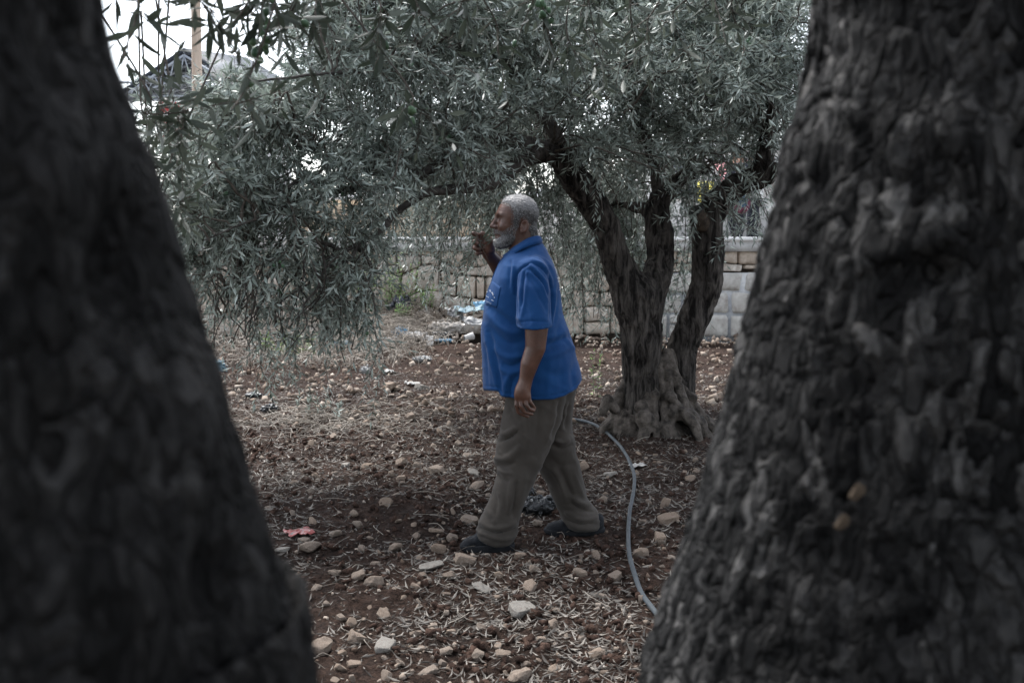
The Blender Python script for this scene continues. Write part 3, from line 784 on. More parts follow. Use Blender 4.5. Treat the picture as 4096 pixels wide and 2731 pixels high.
# passers-by in the street behind the wall, at the right
M['dark_cloth'] = two_tone('dark_cloth', (.012, .014, .02), (.03, .033, .045), 12, bstr=.2)
M['white_cloth'] = two_tone('white_cloth', (.5, .5, .5), (.65, .65, .64), 8, bstr=.2)
M['skin_far'] = two_tone('skin_tone', (.24, .13, .09), (.30, .17, .12), 14, bstr=0)
M['bag'] = two_tone('bag_cloth', (.03, .06, .09), (.05, .09, .13), 12, bstr=.1)
M['maroon'] = two_tone('maroon_cloth', (.06, .015, .03), (.10, .025, .045), 12, bstr=.1)
def passer(px, Y, label, top, H=1.7, turn=1):
    b = at(px, 940, Y); o0 = np.array((b[0], Y, TZ)); 
    def f(p):
        p = p.copy(); p[:, 0] *= turn
        d = rc(p, (0, 0, .98), (0.01, 0, 1.38), .15, .19); d = smin(d, rc(p, (0, 0, 1.40), (0, 0, 1.54), .07, .06), .06)
        d = smin(d, ell(p, (-.01, 0, 1.62), (.09, .08, .12)), .03)
        for s in (-1, 1):
            d = smin(d, chain(p, [(0, s * .09, .95), (-.05 * s, s * .1, .5), (.04 * s + .02, s * .1, .07)], [.11, .075, .05]), .04)
            d = smin(d, rc(p, (.04 * s + .02, s * .1, .05), (.04 * s - .12, s * .1, .04), .045, .035), .03)
            d = smin(d, chain(p, [(0, s * .19, 1.40), (.03 * s, s * .24, 1.12), (-.06 - .04 * s, s * .22, .88), (-.08, s * .22, .80)], [.065, .05, .04, .035]), .03)
        return d
    V, Q = isosurface(f, (-.4, -.4, -.03), (.4, .4, 1.8), .02); w = obj('person', mesh_from(V, Q), M['skin_far'], label=label, cat='person'); w.location = o0
    def g(p):
        return np.where(p[:, 2] > 1.5, 1, f(p) - .018 + np.maximum(0, .0))
    def clip(fn, z0, z1): return lambda p: np.maximum(fn(p), np.maximum(z0 - p[:, 2], p[:, 2] - z1))
    V, Q = isosurface(clip(lambda p: f(p) - .016, .90, 1.48), (-.45, -.45, .8), (.45, .45, 1.6), .02); obj('jacket', mesh_from(V, Q), top, w)
    V, Q = isosurface(clip(lambda p: f(p) - .014, .08, .93), (-.45, -.45, 0), (.45, .45, 1.0), .02); obj('trousers', mesh_from(V, Q), M['dark_cloth'], w)
    V, Q = isosurface(clip(lambda p: ell(p, (.01 * turn, 0, 1.645), (.098, .09, .115)), 1.63, 1.9), (-.2, -.2, 1.5), (.2, .2, 1.85), .015); obj('hair', mesh_from(V, Q), M['dark_cloth'], w)
    return w
passer(2945, 17.2, 'person in dark clothes standing behind the wall coping, left of another', M['dark_cloth'])
passer(3010, 17.8, 'person in a white top behind the wall, beside the right trunk', M['white_cloth'], turn=-1)
bp = at(2973, 905, 16.75); 
def fb(p): return smin(ell(p, (0, 0, .2), (.15, .09, .2)), ell(p, (0, -.06, .12), (.11, .06, .1)), .03)
V, Q = isosurface(fb, (-.2, -.2, -.05), (.2, .2, .45), .012)
bk = obj('backpack', mesh_from(V, Q), M['maroon'], label='maroon and blue backpack behind the wall in front of the dark-clothed person', cat='backpack'); bk.location = (bp[0], 16.9, TZ + .62)
V, Q = isosurface(lambda p: ell(p, (0, -.1, .22), (.075, .035, .14)), (-.2, -.2, 0), (.2, .1, .4), .01); obj('pocket', mesh_from(V, Q), M['bag'], bk)

# ------------------------------------------------------------ olive trees
def leaf_unit(tint, mat):
    V, T, k = leaf_mesh_arrays(np.zeros((1, 3)), np.array([(1., 0, 0)]), np.array([(0, 1., 0)]), np.ones(1), np.array([.11]), .25, .08, True)
    me = mesh_from(V, T, True, {'tint': np.full(len(V), tint)}); me.materials.append(mat); return me
def sprig_leaves(B, D, Ls, droop, pairs, Lm, rng):
    """leaf arrays for sprigs: base, direction, length; opposite pairs along each stem"""
    n = len(B); m = pairs
    t = (np.arange(m) + .6) / m; t = np.repeat(t, 2)[None] + rng.normal(0, .015, (n, 2 * m)); t = np.clip(t, .03, 1)
    g = np.array((0, 0, -1.0))
    P = B[:, None] + D[:, None] * (Ls[:, None] * t)[..., None] + g * (droop[:, None] * t ** 2)[..., None]
    S = norm(D[:, None] * Ls[:, None, None] + g * (2 * droop[:, None] * t)[..., None])
    ref = norm(np.cross(S, rng.normal(size=(n, 1, 3)))); bi = np.cross(S, ref)
    ph = np.repeat(np.arange(m) * (math.pi / 2), 2)[None] + np.tile([0, math.pi], m)[None] + rng.normal(0, .35, (n, 2 * m))
    out = ref * np.cos(ph)[..., None] + bi * np.sin(ph)[..., None]
    an = rng.normal(.85, .2, (n, 2 * m)) - .35 * (t > .88)
    Ld = norm(S * np.cos(an)[..., None] + out * np.sin(an)[..., None] + g * .12)
    Wd = norm(np.cross(Ld, S) + .35 * rng.normal(size=Ld.shape)); Wd = norm(Wd - Ld * (Wd * Ld).sum(-1, keepdims=True))
    L = Lm * rng.uniform(.65, 1.2, (n, 2 * m)) * (1 - .35 * np.clip(t - .7, 0, 1)); W = L * rng.uniform(.085, .125, L.shape)
    k = rng.random(L.shape) < .9
    return P[k], Ld[k], Wd[k], L[k], W[k]
def sprig_stems(mb, B, D, Ls, droop, r):
    n = len(B); t = np.array((0, .5, 1.0)); P = B[:, None] + D[:, None] * (Ls[:, None] * t)[..., None] - np.array((0, 0, 1.)) * (droop[:, None] * t ** 2)[..., None]
    u = norm(np.cross(D, np.array((.31, .52, .79)))); w = np.cross(D, u); a = np.arange(3) * 2.0944
    V = P[:, :, None] + (r * np.array((1, .75, .4)))[None, :, None, None] * (np.cos(a)[None, None, :, None] * u[:, None, None] + np.sin(a)[None, None, :, None] * w[:, None, None])
    q = [(k * 3 + j, k * 3 + (j + 1) % 3, k * 3 + 3 + (j + 1) % 3, k * 3 + 3 + j) for k in range(2) for j in range(3)]
    mb.add(V.reshape(-1, 3), Q=(np.array(q)[None] + (np.arange(n) * 9)[:, None, None]).reshape(-1, 4))
def crown(tree, clusters, limb_pts, Lm, leafmat, rng, nobj=300, sprigs=17, twig_r=.006, nolive=0, sprig_len=(.16, .34), pairs=10):
    """clusters: list of (centre, hang 0..1). Branchlets grow from the nearest limb to each centre and carry sprigs."""
    mb = MB(); Bs, Ds, Ls, Dr = [], [], [], []
    for c, hang, dens in clusters:
        dist = np.linalg.norm(limb_pts - c, axis=1); a = limb_pts[rng.choice(np.argsort(dist)[:10])]
        span = np.linalg.norm(c - a)
        if span > 1.2: a = c + (a - c) / span * 1.2 * rng.uniform(.6, 1); span = np.linalg.norm(c - a)
        end = c + norm(rng.normal(size=3)) * .15 - np.array((0, 0, .25 * hang))
        mid = (a + end) / 2 + np.array((0, 0, .12 + .15 * hang)) + rng.normal(0, .07, 3)
        C = spline([a, mid, end], 12) + rng.normal(0, .008, (12, 3)); mb.tube(C, np.linspace(twig_r, twig_r * .35, 12) * rng.uniform(.7, 1.4), 4, False)
        ns = int(sprigs * dens * rng.uniform(.7, 1.3)); u = rng.uniform(.25, 1, ns) * 10.99; i = u.astype(int); f = (u - i)[:, None]
        B = C[i] * (1 - f) + C[i + 1] * f; tn = norm(C[i + 1] - C[i])
        D = norm(tn * .6 + rng.normal(size=(ns, 3)) * .75 + np.array((0, 0, .30 - .95 * hang)))
        Bs.append(B); Ds.append(D); Ls.append(rng.uniform(*sprig_len, ns)); Dr.append(rng.uniform(.02, .10, ns) + .05 * hang)
    B, D, L_, Dr = map(np.concatenate, (Bs, Ds, Ls, Dr))
    sprig_stems(mb, B, D, L_, Dr, .0022)
    P, Ld, Wd, L, W = sprig_leaves(B, D, L_, Dr, pairs, Lm, rng)
    tint = np.clip(rng.beta(1.6, 1.15, len(P)), 0, 1)
    finish_crown(tree, P, Ld, Wd, L, W, tint, mb, leafmat, nobj, nolive, rng, B + D * L_[:, None] * .5)
def finish_crown(tree, P, Ld, Wd, L, W, tint, mb, leafmat, nobj, nolive, rng, fruit_pts):
    T0 = np.array(tree.location)
    cr = obj('crown', mesh_placeholder(), M['twig'], tree)
    px, py = project(P); vis = (px > 520) & (px < 3200) & (py > -10) & (py < 1500) & (P[:, 1] > .9)
    order = np.argsort(-np.where(vis, L / P[:, 1], 0))[:nobj]; order = order[vis[order]]
    rest = np.ones(len(P), bool); rest[order] = False
    inside = (px > 200) & (px < 3500) & (py > -150) & (py < 2000) & (P[:, 1] > .9) & (P[:, 1] < 6.6); mbl = MB(); TT = []
    for sel in (rest & inside, rest & ~inside):     # leaves out of view or far off are plain two-faced blades
        if not sel.any(): continue
        if sel[0] == (rest & inside)[0] and (sel == (rest & inside)).all():
            V, T, k = leaf_mesh_arrays(P[sel] - T0, Ld[sel], Wd[sel], L[sel], W[sel], .22, .06)
        else:
            p_, d_, w_, l_ = P[sel] - T0, Ld[sel], Wd[sel], L[sel][:, None]; k = 4
            V = np.stack([p_, p_ + d_ * l_ * .45 + w_ * W[sel][:, None], p_ + d_ * l_, p_ + d_ * l_ * .45 - w_ * W[sel][:, None]], 1).reshape(-1, 3)
            T = (np.array([(0, 1, 2), (0, 2, 3)])[None] + (np.arange(len(p_)) * 4)[:, None, None]).reshape(-1, 3)
        mbl.add(V, T=T); TT.append(np.repeat(tint[sel], k))
    lv = obj('leaves', mbl.mesh(False, {'tint': np.concatenate(TT)}), leafmat, cr, kind='stuff')
    units = [leaf_unit(q, leafmat) for q in (.1, .25, .4, .55, .7, .9)]
    for i in order:
        o = bpy.data.objects.new('leaf', units[min(5, int(tint[i] * 6))]); COL.objects.link(o); o.parent = cr
        n_ = np.cross(Wd[i], Ld[i]); Mx = np.eye(4); s = L[i]
        Mx[:3, 0], Mx[:3, 1], Mx[:3, 2], Mx[:3, 3] = Ld[i] * s, Wd[i] * s, -n_ * s, P[i] - T0; o.matrix_local = Matrix(Mx.tolist())
    if mb.n:
        V = np.concatenate(mb.V) - T0; F = [np.concatenate(q) for q in (mb.T, mb.Q) if q]
        me = mesh_from(V, F, True); me.materials.append(M['twig']); old = cr.data; cr.data = me; me.name = 'crown'; bpy.data.meshes.remove(old)
    if nolive:
        px, py = project(fruit_pts); v = np.where((px > 520) & (px < 3150) & (py > 0) & (py < 1350))[0]
        near = v[np.argsort(fruit_pts[v, 1])][: max(40, len(v) // 3)]
        done = 0
        while done < nolive and len(near):
            q = fruit_pts[rng.choice(near)]
            for _ in range(rng.integers(1, 5)):
                o = bpy.data.objects.new('olive', OLIVE); COL.objects.link(o); o.parent = cr
                o.location = q - T0 + rng.normal(0, .018, 3) - np.array((0, 0, .012)); o.rotation_euler = (rng.normal() * .5, rng.normal() * .5, 0)
                s = rng.uniform(.85, 1.15); o.scale = (s, s, s); done += 1
    return cr
def mesh_placeholder():
    me = mesh_from(np.array([(0, 0, 0), (.001, 0, 0), (0, .001, 0)]), np.array([(0, 1, 2)])); return me
a = np.linspace(0, 1, 8)[1:-1]; mb = MB()
mb.tube([(0, 0, -.0125)] + [(0, 0, -.0125 + .025 * q) for q in (.08, .25, .5, .75, .92)] + [(0, 0, .0125)], [.0005, .0045, .0078, .009, .0078, .0045, .0005], 10, False)
OLIVE = mb.mesh(); OLIVE.materials.append(M['olive'])

# ---- the main tree
tb = np.array((at(2610, 1700, 7.2)[0], 7.2, 0.03))
main = empty('olive_tree', tb, 'old olive tree with three stems from knotted roots, its crown spreading over the man', 'tree')
def trace(lst, Ys=None):            # (px, py, Y, radius px)
    return np.array([at(a_[0], a_[1], a_[2]) for a_ in lst]), np.array([a_[3] * mpp(a_[2]) for a_ in lst])
SA = trace([(2600, 1780, 7.2, 115), (2578, 1640, 7.18, 92), (2566, 1500, 7.17, 78), (2565, 1320, 7.15, 82), (2548, 1190, 7.13, 90)])
SA1 = trace([(2535, 1200, 7.13, 80), (2492, 1100, 7.1, 62), (2466, 1036, 7.08, 57), (2425, 905, 7.02, 54), (2370, 812, 6.97, 56), (2303, 720, 6.9, 56), (2255, 640, 6.85, 50), (2205, 600, 6.8, 42), (2130, 615, 6.72, 36)])
SA2 = trace([(2580, 1220, 7.16, 70), (2618, 1125, 7.2, 58), (2645, 1036, 7.25, 50), (2640, 946, 7.3, 50), (2628, 857, 7.34, 48), (2640, 800, 7.36, 40), (2690, 745, 7.4, 30), (2740, 700, 7.45, 24), (2820, 675, 7.55, 16)])
SA3 = trace([(2620, 850, 7.33, 30), (2573, 835, 7.38, 20), (2500, 820, 7.5, 15), (2430, 808, 7.6, 11)])
SB = trace([(2700, 1720, 7.3, 85), (2712, 1560, 7.3, 70), (2728, 1393, 7.28, 59), (2783, 1259, 7.25, 59), (2830, 1125, 7.22, 58), (2834, 991, 7.2, 58), (2826, 890, 7.2, 58), (2866, 815, 7.2, 50), (2948, 741, 7.2, 44), (3064, 700, 7.2, 38), (3140, 690, 7.15, 34)])
SB2 = trace([(3030, 715, 7.2, 38), (3055, 640, 7.15, 32), (3065, 560, 7.1, 28), (3090, 440, 7.0, 22), (3060, 300, 6.9, 16)])
def f_trunk(p):
    d = chain(p, *SA); d = smin(d, chain(p, *SA1), .05); d = smin(d, chain(p, *SA2), .045); d = smin(d, chain(p, *SB), .045)
    d = smin(d, chain(p, *SA3), .03); d = smin(d, chain(p, *SB2), .03)
    for (px, py, Y, r_) in HOLES: d = smax(d, -ell(p, at(px, py, Y), (r_ * .6, r_ * 1.2, r_)), .012)
    # flutes on the old stem
    q = p.copy(); q[:, 2] *= .12
    d = d + .008 * ridged(q * 13 + 5, 77) * np.clip((1.15 - p[:, 2]) / .6, .25, 1) + .012 * fbm(p * 6, 2, 78)
    return d
HOLES = [(2760, 1270, 7.14, .03), (2660, 985, 7.19, .026), (2482, 970, 6.96, .02), (2615, 1290, 7.02, .03), (2700, 1110, 7.1, .012)]
V, Q = isosurface(f_trunk, (at(2080, 600, 6.8)[0] - .1, 6.5, -.1), (at(3150, 600, 7.2)[0] + .1, 7.85, 2.75), .0135)
Nn = vnormals(V, Q)
V = V + Nn * (.010 * ridged(V * np.array((30, 30, 7)) + .6 * vnoise(V * 12, 24)[:, None], 21) + .005 * fbm(V * np.array((90, 90, 22)), 2, 22))[:, None]
obj('trunk', mesh_from(V - tb, Q), M['bark_main'], main)
# roots: knotted toes spreading from the base
def f_root(p):
    d = ell(p, tb + np.array((-.0, .02, .0)), (.30, .26, .14))
    r = np.random.default_rng(8)
    for i in range(19):
        an = -math.pi * 1.12 + i * (math.pi * 1.24) / 18 + r.normal(0, .06); ln = r.uniform(.36, .52); w_ = r.uniform(.026, .05)
        ln *= .82 if math.cos(an) < -.35 else 1.0; dx, dy = math.cos(an) * ln, math.sin(an) * ln * .68; k0 = r.normal(0, .03, 2)
        s0 = tb + np.array((dx * .27, dy * .27, .50 + r.uniform(-.10, .14))); s1 = tb + np.array((dx * .5 + k0[0], dy * .5, .26 + r.uniform(-.05, .05))); s2 = tb + np.array((dx * .85 - k0[0], dy * .85, .08 + r.uniform(-.03, .03))); s3 = tb + np.array((dx * 1.12, dy * 1.12, -.05))
        d = smin(d, chain(p, [s0, s1, s2, s3], [w_ * .6, w_ * 1.0, w_ * .95, w_ * .7]), .012)
        for _ in range(2):
            q = s1 + (s2 - s1) * r.uniform(-.2, 1.2); d = smin(d, ell(p, q + r.normal(0, .018, 3), np.full(3, w_ * r.uniform(1.0, 1.4))), .010)
    d = smin(d, chain(p, [at(2460, 1640, 6.98), at(2430, 1600, 6.95), at(2408, 1650, 6.93)], [.035, .045, .03]), .015)
    return d + .012 * fbm(p * 13, 3, 91)
V, Q = isosurface(f_root, tb - (.75, .65, .12), tb + (.75, .6, .8), .0115)
V = V + vnormals(V, Q) * (.005 * fbm(V * np.array((60, 60, 25)), 3, 23))[:, None]
obj('root_base', mesh_from(V - tb, Q), M['root'], main)
# the sawn-off stub with its dark sealed cut
a_, b_ = at(2815, 905, 7.14), at(2785, 845, 7.08)
st = obj('branch_stub', MB().tube(spline([a_, (a_ + b_) / 2 + (.0, -.01, 0), b_], 8) - tb, np.linspace(.062, .052, 8), 16, True, .08, 3).mesh(), M['stub'], main)
c_ = b_ + norm(b_ - a_) * .004
obj('cut_face', MB().tube(np.array([c_ - tb, c_ + norm(b_ - a_) * .014 - tb]), [.058, .050], 16, True, .1, 5).mesh(), M['cut_face'], st)
# limbs
LIMBS = [
 [(2205, 600, 6.8, 44), (2140, 615, 6.72, 40), (2060, 660, 6.55, 38), (1975, 725, 6.4, 36), (1850, 755, 6.2, 26), (1723, 768, 6.05, 22), (1646, 806, 6.0, 20), (1576, 857, 5.95, 19), (1525, 921, 5.9, 18), (1429, 978, 5.85, 16), (1366, 1010, 5.8, 12), (1263, 1055, 5.7, 7), (1200, 1120, 5.65, 5)],
 [(2230, 615, 6.8, 40), (2090, 575, 6.7, 36), (1985, 545, 6.55, 34), (1850, 600, 6.3, 28), (1700, 690, 6.05, 24), (1560, 750, 5.9, 20), (1461, 752, 5.8, 19), (1334, 768, 5.7, 18), (1238, 800, 5.6, 16), (1142, 825, 5.5, 13), (1072, 857, 5.4, 10), (960, 900, 5.3, 7), (820, 960, 5.2, 5)],
 [(1334, 768, 5.7, 12), (1276, 704, 5.6, 12), (1193, 723, 5.5, 10), (1130, 770, 5.4, 6)],
 [(1700, 690, 6.05, 14), (1500, 690, 5.9, 13), (1330, 640, 5.7, 11), (1238, 602, 5.6, 10), (1174, 564, 5.5, 9), (1085, 500, 5.4, 7), (960, 440, 5.3, 4)],
 [(1366, 1010, 5.8, 10), (1330, 985, 5.72, 9), (1276, 972, 5.65, 8), (1200, 980, 5.6, 7), (1155, 990, 5.5, 5), (1060, 1060, 5.4, 3)],
 [(1429, 978, 5.85, 9), (1400, 1035, 5.8, 8), (1340, 1060, 5.75, 7), (1283, 1090, 5.7, 6), (1285, 1170, 5.7, 5), (1240, 1240, 5.7, 4)],
 [(1430, 985, 5.85, 7), (1480, 1060, 5.85, 6), (1475, 1130, 5.8, 5), (1500, 1240, 5.8, 3)],
 [(2303, 700, 6.9, 34), (2200, 500, 6.9, 28), (2080, 330, 6.9, 24), (1930, 150, 6.8, 20), (1800, 60, 6.7, 26), (1600, 30, 6.6, 22), (1450, 60, 6.4, 16), (1250, 40, 6.2, 10)],
 [(2640, 800, 7.36, 30), (2600, 600, 7.4, 24), (2520, 400, 7.4, 18), (2440, 180, 7.3, 14), (2380, -60, 7.2, 10)],
 [(2740, 700, 7.45, 18), (2790, 520, 7.4, 15), (2830, 300, 7.3, 12), (2860, 60, 7.2, 9)],
 [(2820, 675, 7.55, 12), (2760, 640, 8.0, 12), (2600, 640, 8.6, 11), (2450, 700, 9.0, 9), (2380, 860, 9.2, 6)],
 [(2255, 640, 6.85, 24), (2180, 560, 7.6, 20), (2050, 560, 8.3, 16), (1900, 620, 8.8, 12), (1750, 720, 9.0, 8)],
 [(3064, 560, 7.1, 16), (3000, 480, 7.9, 14), (2900, 500, 8.6, 11), (2800, 620, 9.0, 8)],
 [(1930, 150, 6.8, 14), (1700, 230, 6.2, 11), (1500, 280, 5.8, 9), (1250, 300, 5.4, 6), (1000, 330, 5.1, 4)],
]
rl = np.random.default_rng(77)
for i in range(26):                # bare hanging twigs of the drooping side
    x_, y_, Y_ = rl.uniform(950, 1480), rl.uniform(960, 1060), rl.uniform(5.5, 6.0); q = [(x_, y_, Y_, 5)]
    for k in range(5):
        x_ += rl.normal(-18, 28); y_ += rl.uniform(45, 85); q.append((x_, y_, Y_, 4.4 - .7 * k))
    LIMBS.append(q)
lp = []
for lm in LIMBS:
    P, r_ = trace(lm); r_ = r_ * (1 if lm[0][3] < 25 else np.linspace(.95, .6, len(r_))); n = 8 * len(P); C = spline(P, n); rr = np.interp(np.linspace(0, 1, n), np.linspace(0, 1, len(r_)), r_)
    C = C + (fbm(C * 7, 2, 61)[:, None] * np.array((.025, .025, .02))) * np.linspace(0, 1, n)[:, None].clip(0, .5)
    obj('limb', MB().tube(C - tb, rr, 9, True, .22, 5).mesh(), M['bark_limb'], main); lp.append(C[::2])
lp = np.concatenate(lp)
rt = np.random.default_rng(4)
REG = [  # px0, px1, py0, py1, Y0, Y1, clusters, hang, density
 (2000, 3250, -300, 330, 5.9, 8.0, 170, .1, 1.0), (2450, 3200, 200, 640, 6.3, 8.4, 60, .2, .9), (2050, 2500, 200, 600, 7.1, 8.5, 34, .2, .9), (1080, 1420, -250, 360, 5.6, 7.4, 22, .2, .9), (2450, 3250, -200, 350, 7.5, 9.0, 36, .15, 1.0), (2950, 3350, -200, 620, 6.2, 7.6, 30, .2, 1.0),
 (1330, 2050, -300, 380, 5.6, 8.0, 96, .15, .95), (1150, 2050, 330, 720, 5.4, 7.4, 66, .3, .95),
 (720, 1200, 440, 820, 5.2, 6.3, 42, .2, .95), (560, 800, 360, 950, 5.4, 6.3, 18, .25, .9), (760, 1500, 720, 1010, 5.3, 6.3, 30, .3, .8),
 (760, 1480, 980, 1270, 5.4, 6.3, 27, .45, .6), (850, 1450, 1280, 1370, 5.5, 6.1, 7, .9, .5),
 (1480, 2320, 620, 930, 7.6, 9.4, 76, .8, .8), (1250, 3250, -100, 640, 8.3, 9.8, 90, .3, .9), (1600, 1990, 900, 1020, 8.6, 9.5, 14, 1.0, .7),
 (2200, 2480, 740, 1200, 8.2, 9.6, 46, .9, .75), (2500, 2760, 760, 1250, 8.2, 9.4, 22, 1.0, .7),
 (2700, 3150, 640, 980, 7.7, 9.3, 16, .8, .6), (450, 640, 560, 1250, 5.3, 6.2, 11, .5, .8),
 (2450, 2700, 680, 880, 6.5, 6.9, 2, .4, .5), (2850, 3150, 640, 860, 6.5, 7.0, 7, .4, .5),
]
cl = []
for x0, x1, y0, y1, Y0, Y1, n, hg, dn in REG:
    for _ in range(n):
        cl.append((at(rt.uniform(x0, x1), rt.uniform(y0, y1), rt.uniform(Y0, Y1)), np.clip(hg + rt.normal(0, .1), 0, 1), dn))
crown(main, cl, lp, .064, M['leaf'], rt, 300, 17, .007, 150)

# ---- the two trees the picture is taken between
from mathutils.bvhtree import BVHTree
NEAR_BVH = {}
def near_tree(edge, side, Yc, r_top, r_bot, label, base_x, base_r, seed, rough, hollows=()):
    z_, cx, rr = [], [], []
    for py, px in edge:
        p = at(px, py, Yc); al = math.atan2(p[0], Yc); t = (py / 2731.0); r_ = r_top + (r_bot - r_top) * t ** 1.3
        z_.append(p[2]); rr.append(r_); cx.append((Yc * math.sin(al) + side * r_) / math.cos(al))
    z_, cx, rr = map(np.array, (z_, cx, rr)); sl = (cx[0] - cx[2]) / (z_[0] - z_[2])
    zz = np.concatenate([[2.9, 2.5, 2.1], z_, [.75, .4, .12, -.05]])
    xx = np.concatenate([[cx[0] + sl * .5 * (q - z_[0]) for q in (2.9, 2.5, 2.1)], cx, [cx[-1] + (base_x - cx[-1]) * q for q in (.55, .85, 1, 1)]])
    r2 = np.concatenate([[r_top * .75, r_top * .85, r_top * .95], rr, [rr[-1] * 1.03, base_r * .85, base_r * 1.05, base_r * 1.25]])
    S = spline(np.stack([xx, np.full(len(zz), Yc), zz, r2], -1), 380); n = 180; th = np.arange(n) * 2 * math.pi / n
    C, r_ = S[:, :3], S[:, 3]; dirs = np.stack([np.cos(th), np.sin(th), 0 * th], -1)
    V = (C[:, None] + dirs[None] * r_[:, None, None]).reshape(-1, 3); Nn = np.tile(dirs, (len(C), 1))
    W = V + .012 * np.stack([fbm(V * 4, 2, seed + q) for q in range(3)], -1)
    tw = W.copy(); tw[:, 2] *= .38; tw[:, 0] += side * .3 * W[:, 2]; tw += .012 * np.stack([vnoise(V * 26, seed + 20 + q) for q in range(3)], -1)
    q1 = fbm(tw * 30, 2, seed + 5); q2 = fbm(tw * 95, 2, seed + 6); q3 = vnoise(tw * 62, seed + 8)
    crack = np.exp(-(q1 / .16) ** 2) + .5 * np.exp(-(q3 / .14) ** 2)
    V = V + Nn * (.005 * fbm(W * 5, 2, seed + 7) + rough * (-.006 * crack + .0025 * q3 + .0025 * q2))[:, None]
    with np.errstate(all='ignore'): px, py = project(V)
    for hx, hy, sx, sy, dp in hollows:     # knot holes and swellings of the old wood
        g_ = np.exp(-((px - hx) / sx) ** 2 - ((py - hy) / sy) ** 2) * (Nn[:, 1] < .1) * (V[:, 1] > .2); V = V - Nn * (dp * np.nan_to_num(g_))[:, None]
    i = np.arange(len(C) - 1)[:, None] * n; j = np.arange(n)[None]; k = (j + 1) % n
    Q = np.stack([i + n + j, i + n + k, i + k, i + j], -1).reshape(-1, 4)
    base = np.array((base_x, Yc, 0)); w = empty('olive_tree', base, label, 'tree')
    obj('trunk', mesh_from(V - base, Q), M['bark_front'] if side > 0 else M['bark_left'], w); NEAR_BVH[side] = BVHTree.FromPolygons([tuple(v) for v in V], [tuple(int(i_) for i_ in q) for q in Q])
    return w, C[::-1][-30:]
EL = [(0, 425), (150, 440), (300, 500), (470, 560), (700, 640), (900, 690), (1100, 745), (1300, 815), (1500, 880), (1700, 925), (1900, 985), (2100, 1050), (2300, 1110), (2500, 1180), (2731, 1275)]
ER = [(0, 3235), (200, 3205), (400, 3165), (600, 3110), (800, 3080), (1000, 3030), (1200, 2985), (1400, 2930), (1600, 2890), (1800, 2840), (2000, 2780), (2200, 2720), (2400, 2650), (2600, 2590), (2731, 2550)]
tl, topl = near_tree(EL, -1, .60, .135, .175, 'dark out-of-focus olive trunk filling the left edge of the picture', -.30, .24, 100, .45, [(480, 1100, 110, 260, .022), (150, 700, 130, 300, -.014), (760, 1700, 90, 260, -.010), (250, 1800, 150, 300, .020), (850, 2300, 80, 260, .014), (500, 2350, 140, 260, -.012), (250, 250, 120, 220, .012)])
tr, topr = near_tree(ER, 1, 1.08, .205, .30, 'dark rough-barked olive trunk filling the right edge of the picture', .42, .32, 200, 1.0, [(3730, 1090, 110, 75, .035), (3560, 1010, 150, 110, -.012), (3300, 250, 120, 160, .012), (3900, 1500, 160, 120, -.012), (3500, 1750, 90, 200, .010), (3080, 2350, 70, 220, .010), (3850, 560, 120, 160, -.012)])
def near_crown(tree, top, seed, limb_ends, region, hang_list):
    r = np.random.default_rng(seed); T0 = np.array(tree.location); pts = [top[:3]]
    for e in limb_ends:
        C = spline([top[-8], (top[-1] + np.array(e)) / 2 + (0, 0, .35), np.array(e)], 24); pts.append(C)
        obj('limb', MB().tube(C - T0, np.linspace(.09, .02, 24), 9, True, .2, seed).mesh(), M['bark_main'], tree)
    pts = np.concatenate(pts); cl = []
    for (x0, x1, y0, y1, z0, z1, n, hg) in region:
        for _ in range(n): cl.append((np.array((r.uniform(x0, x1), r.uniform(y0, y1), r.uniform(z0, z1))), hg, 1.0))
    mb = MB(); B, D, Ls, Dr = [], [], [], []
    for (px, py, qx, qy, Y) in hang_list:
        a, b = at(px, py, Y), at(qx, qy, Y + r.normal(0, .06)); up = a + np.array((r.normal(0, .16), .1, .45))
        C = spline([up, a, a + (b - a) * .5 + r.normal(0, .035, 3), b], 12); mb.tube(C, np.linspace(.0034, .0014, 12), 5, False)
        for i in (3, 4, 6, 7, 8, 9, 10):
            B.append(C[i]); dd = C[i + 1] - C[i]; D.append(norm(dd) * .8 + r.normal(0, .4, 3)); Ls.append(.10 if i < 10 else .2); Dr.append(.02)
    if B:
        hb = (np.array(B), norm(np.array(D)), np.array(Ls), np.array(Dr)); hl = sprig_leaves(*hb, 3, .066, r)
    # branchlets overhead, unseen ones added to cut light, then everything into one crown
    Bs, Ds, L2, D2 = [], [], [], []
    for c, hang, dens in cl:
        dist = np.linalg.norm(pts - c, axis=1); a = pts[r.choice(np.argsort(dist)[:8])]; C = spline([a, (a + c) / 2 + (0, 0, .12), c], 10); mb.tube(C, np.linspace(.008, .003, 10), 5, False)
        ns = 12; i = r.integers(3, 9, ns); Bs.append(C[i]); Ds.append(norm(norm(C[i + 1] - C[i]) * .5 + r.normal(size=(ns, 3)) * .7 + (0, 0, .2 - .9 * hang))); L2.append(r.uniform(.2, .38, ns)); D2.append(r.uniform(.02, .1, ns))
    Bs, Ds, L2, D2 = map(np.concatenate, (Bs, Ds, L2, D2)); al = sprig_leaves(Bs, Ds, L2, D2, 9, .072, r); sprig_stems(mb, Bs, Ds, L2, D2, .002)
    sprig_stems(mb, *hb, .0016)
    P, Ld, Wd, L, W = (np.concatenate([u_, v_]) for u_, v_ in zip(hl, al))
    fp = np.repeat(hb[0], 1, 0) - np.array((0, 0, .02))
    finish_crown(tree, P, Ld, Wd, L, W, np.clip(r.beta(1.5, 2.0, len(P)), 0, 1), mb, M['leaf_near'], 300, 16, r, fp)
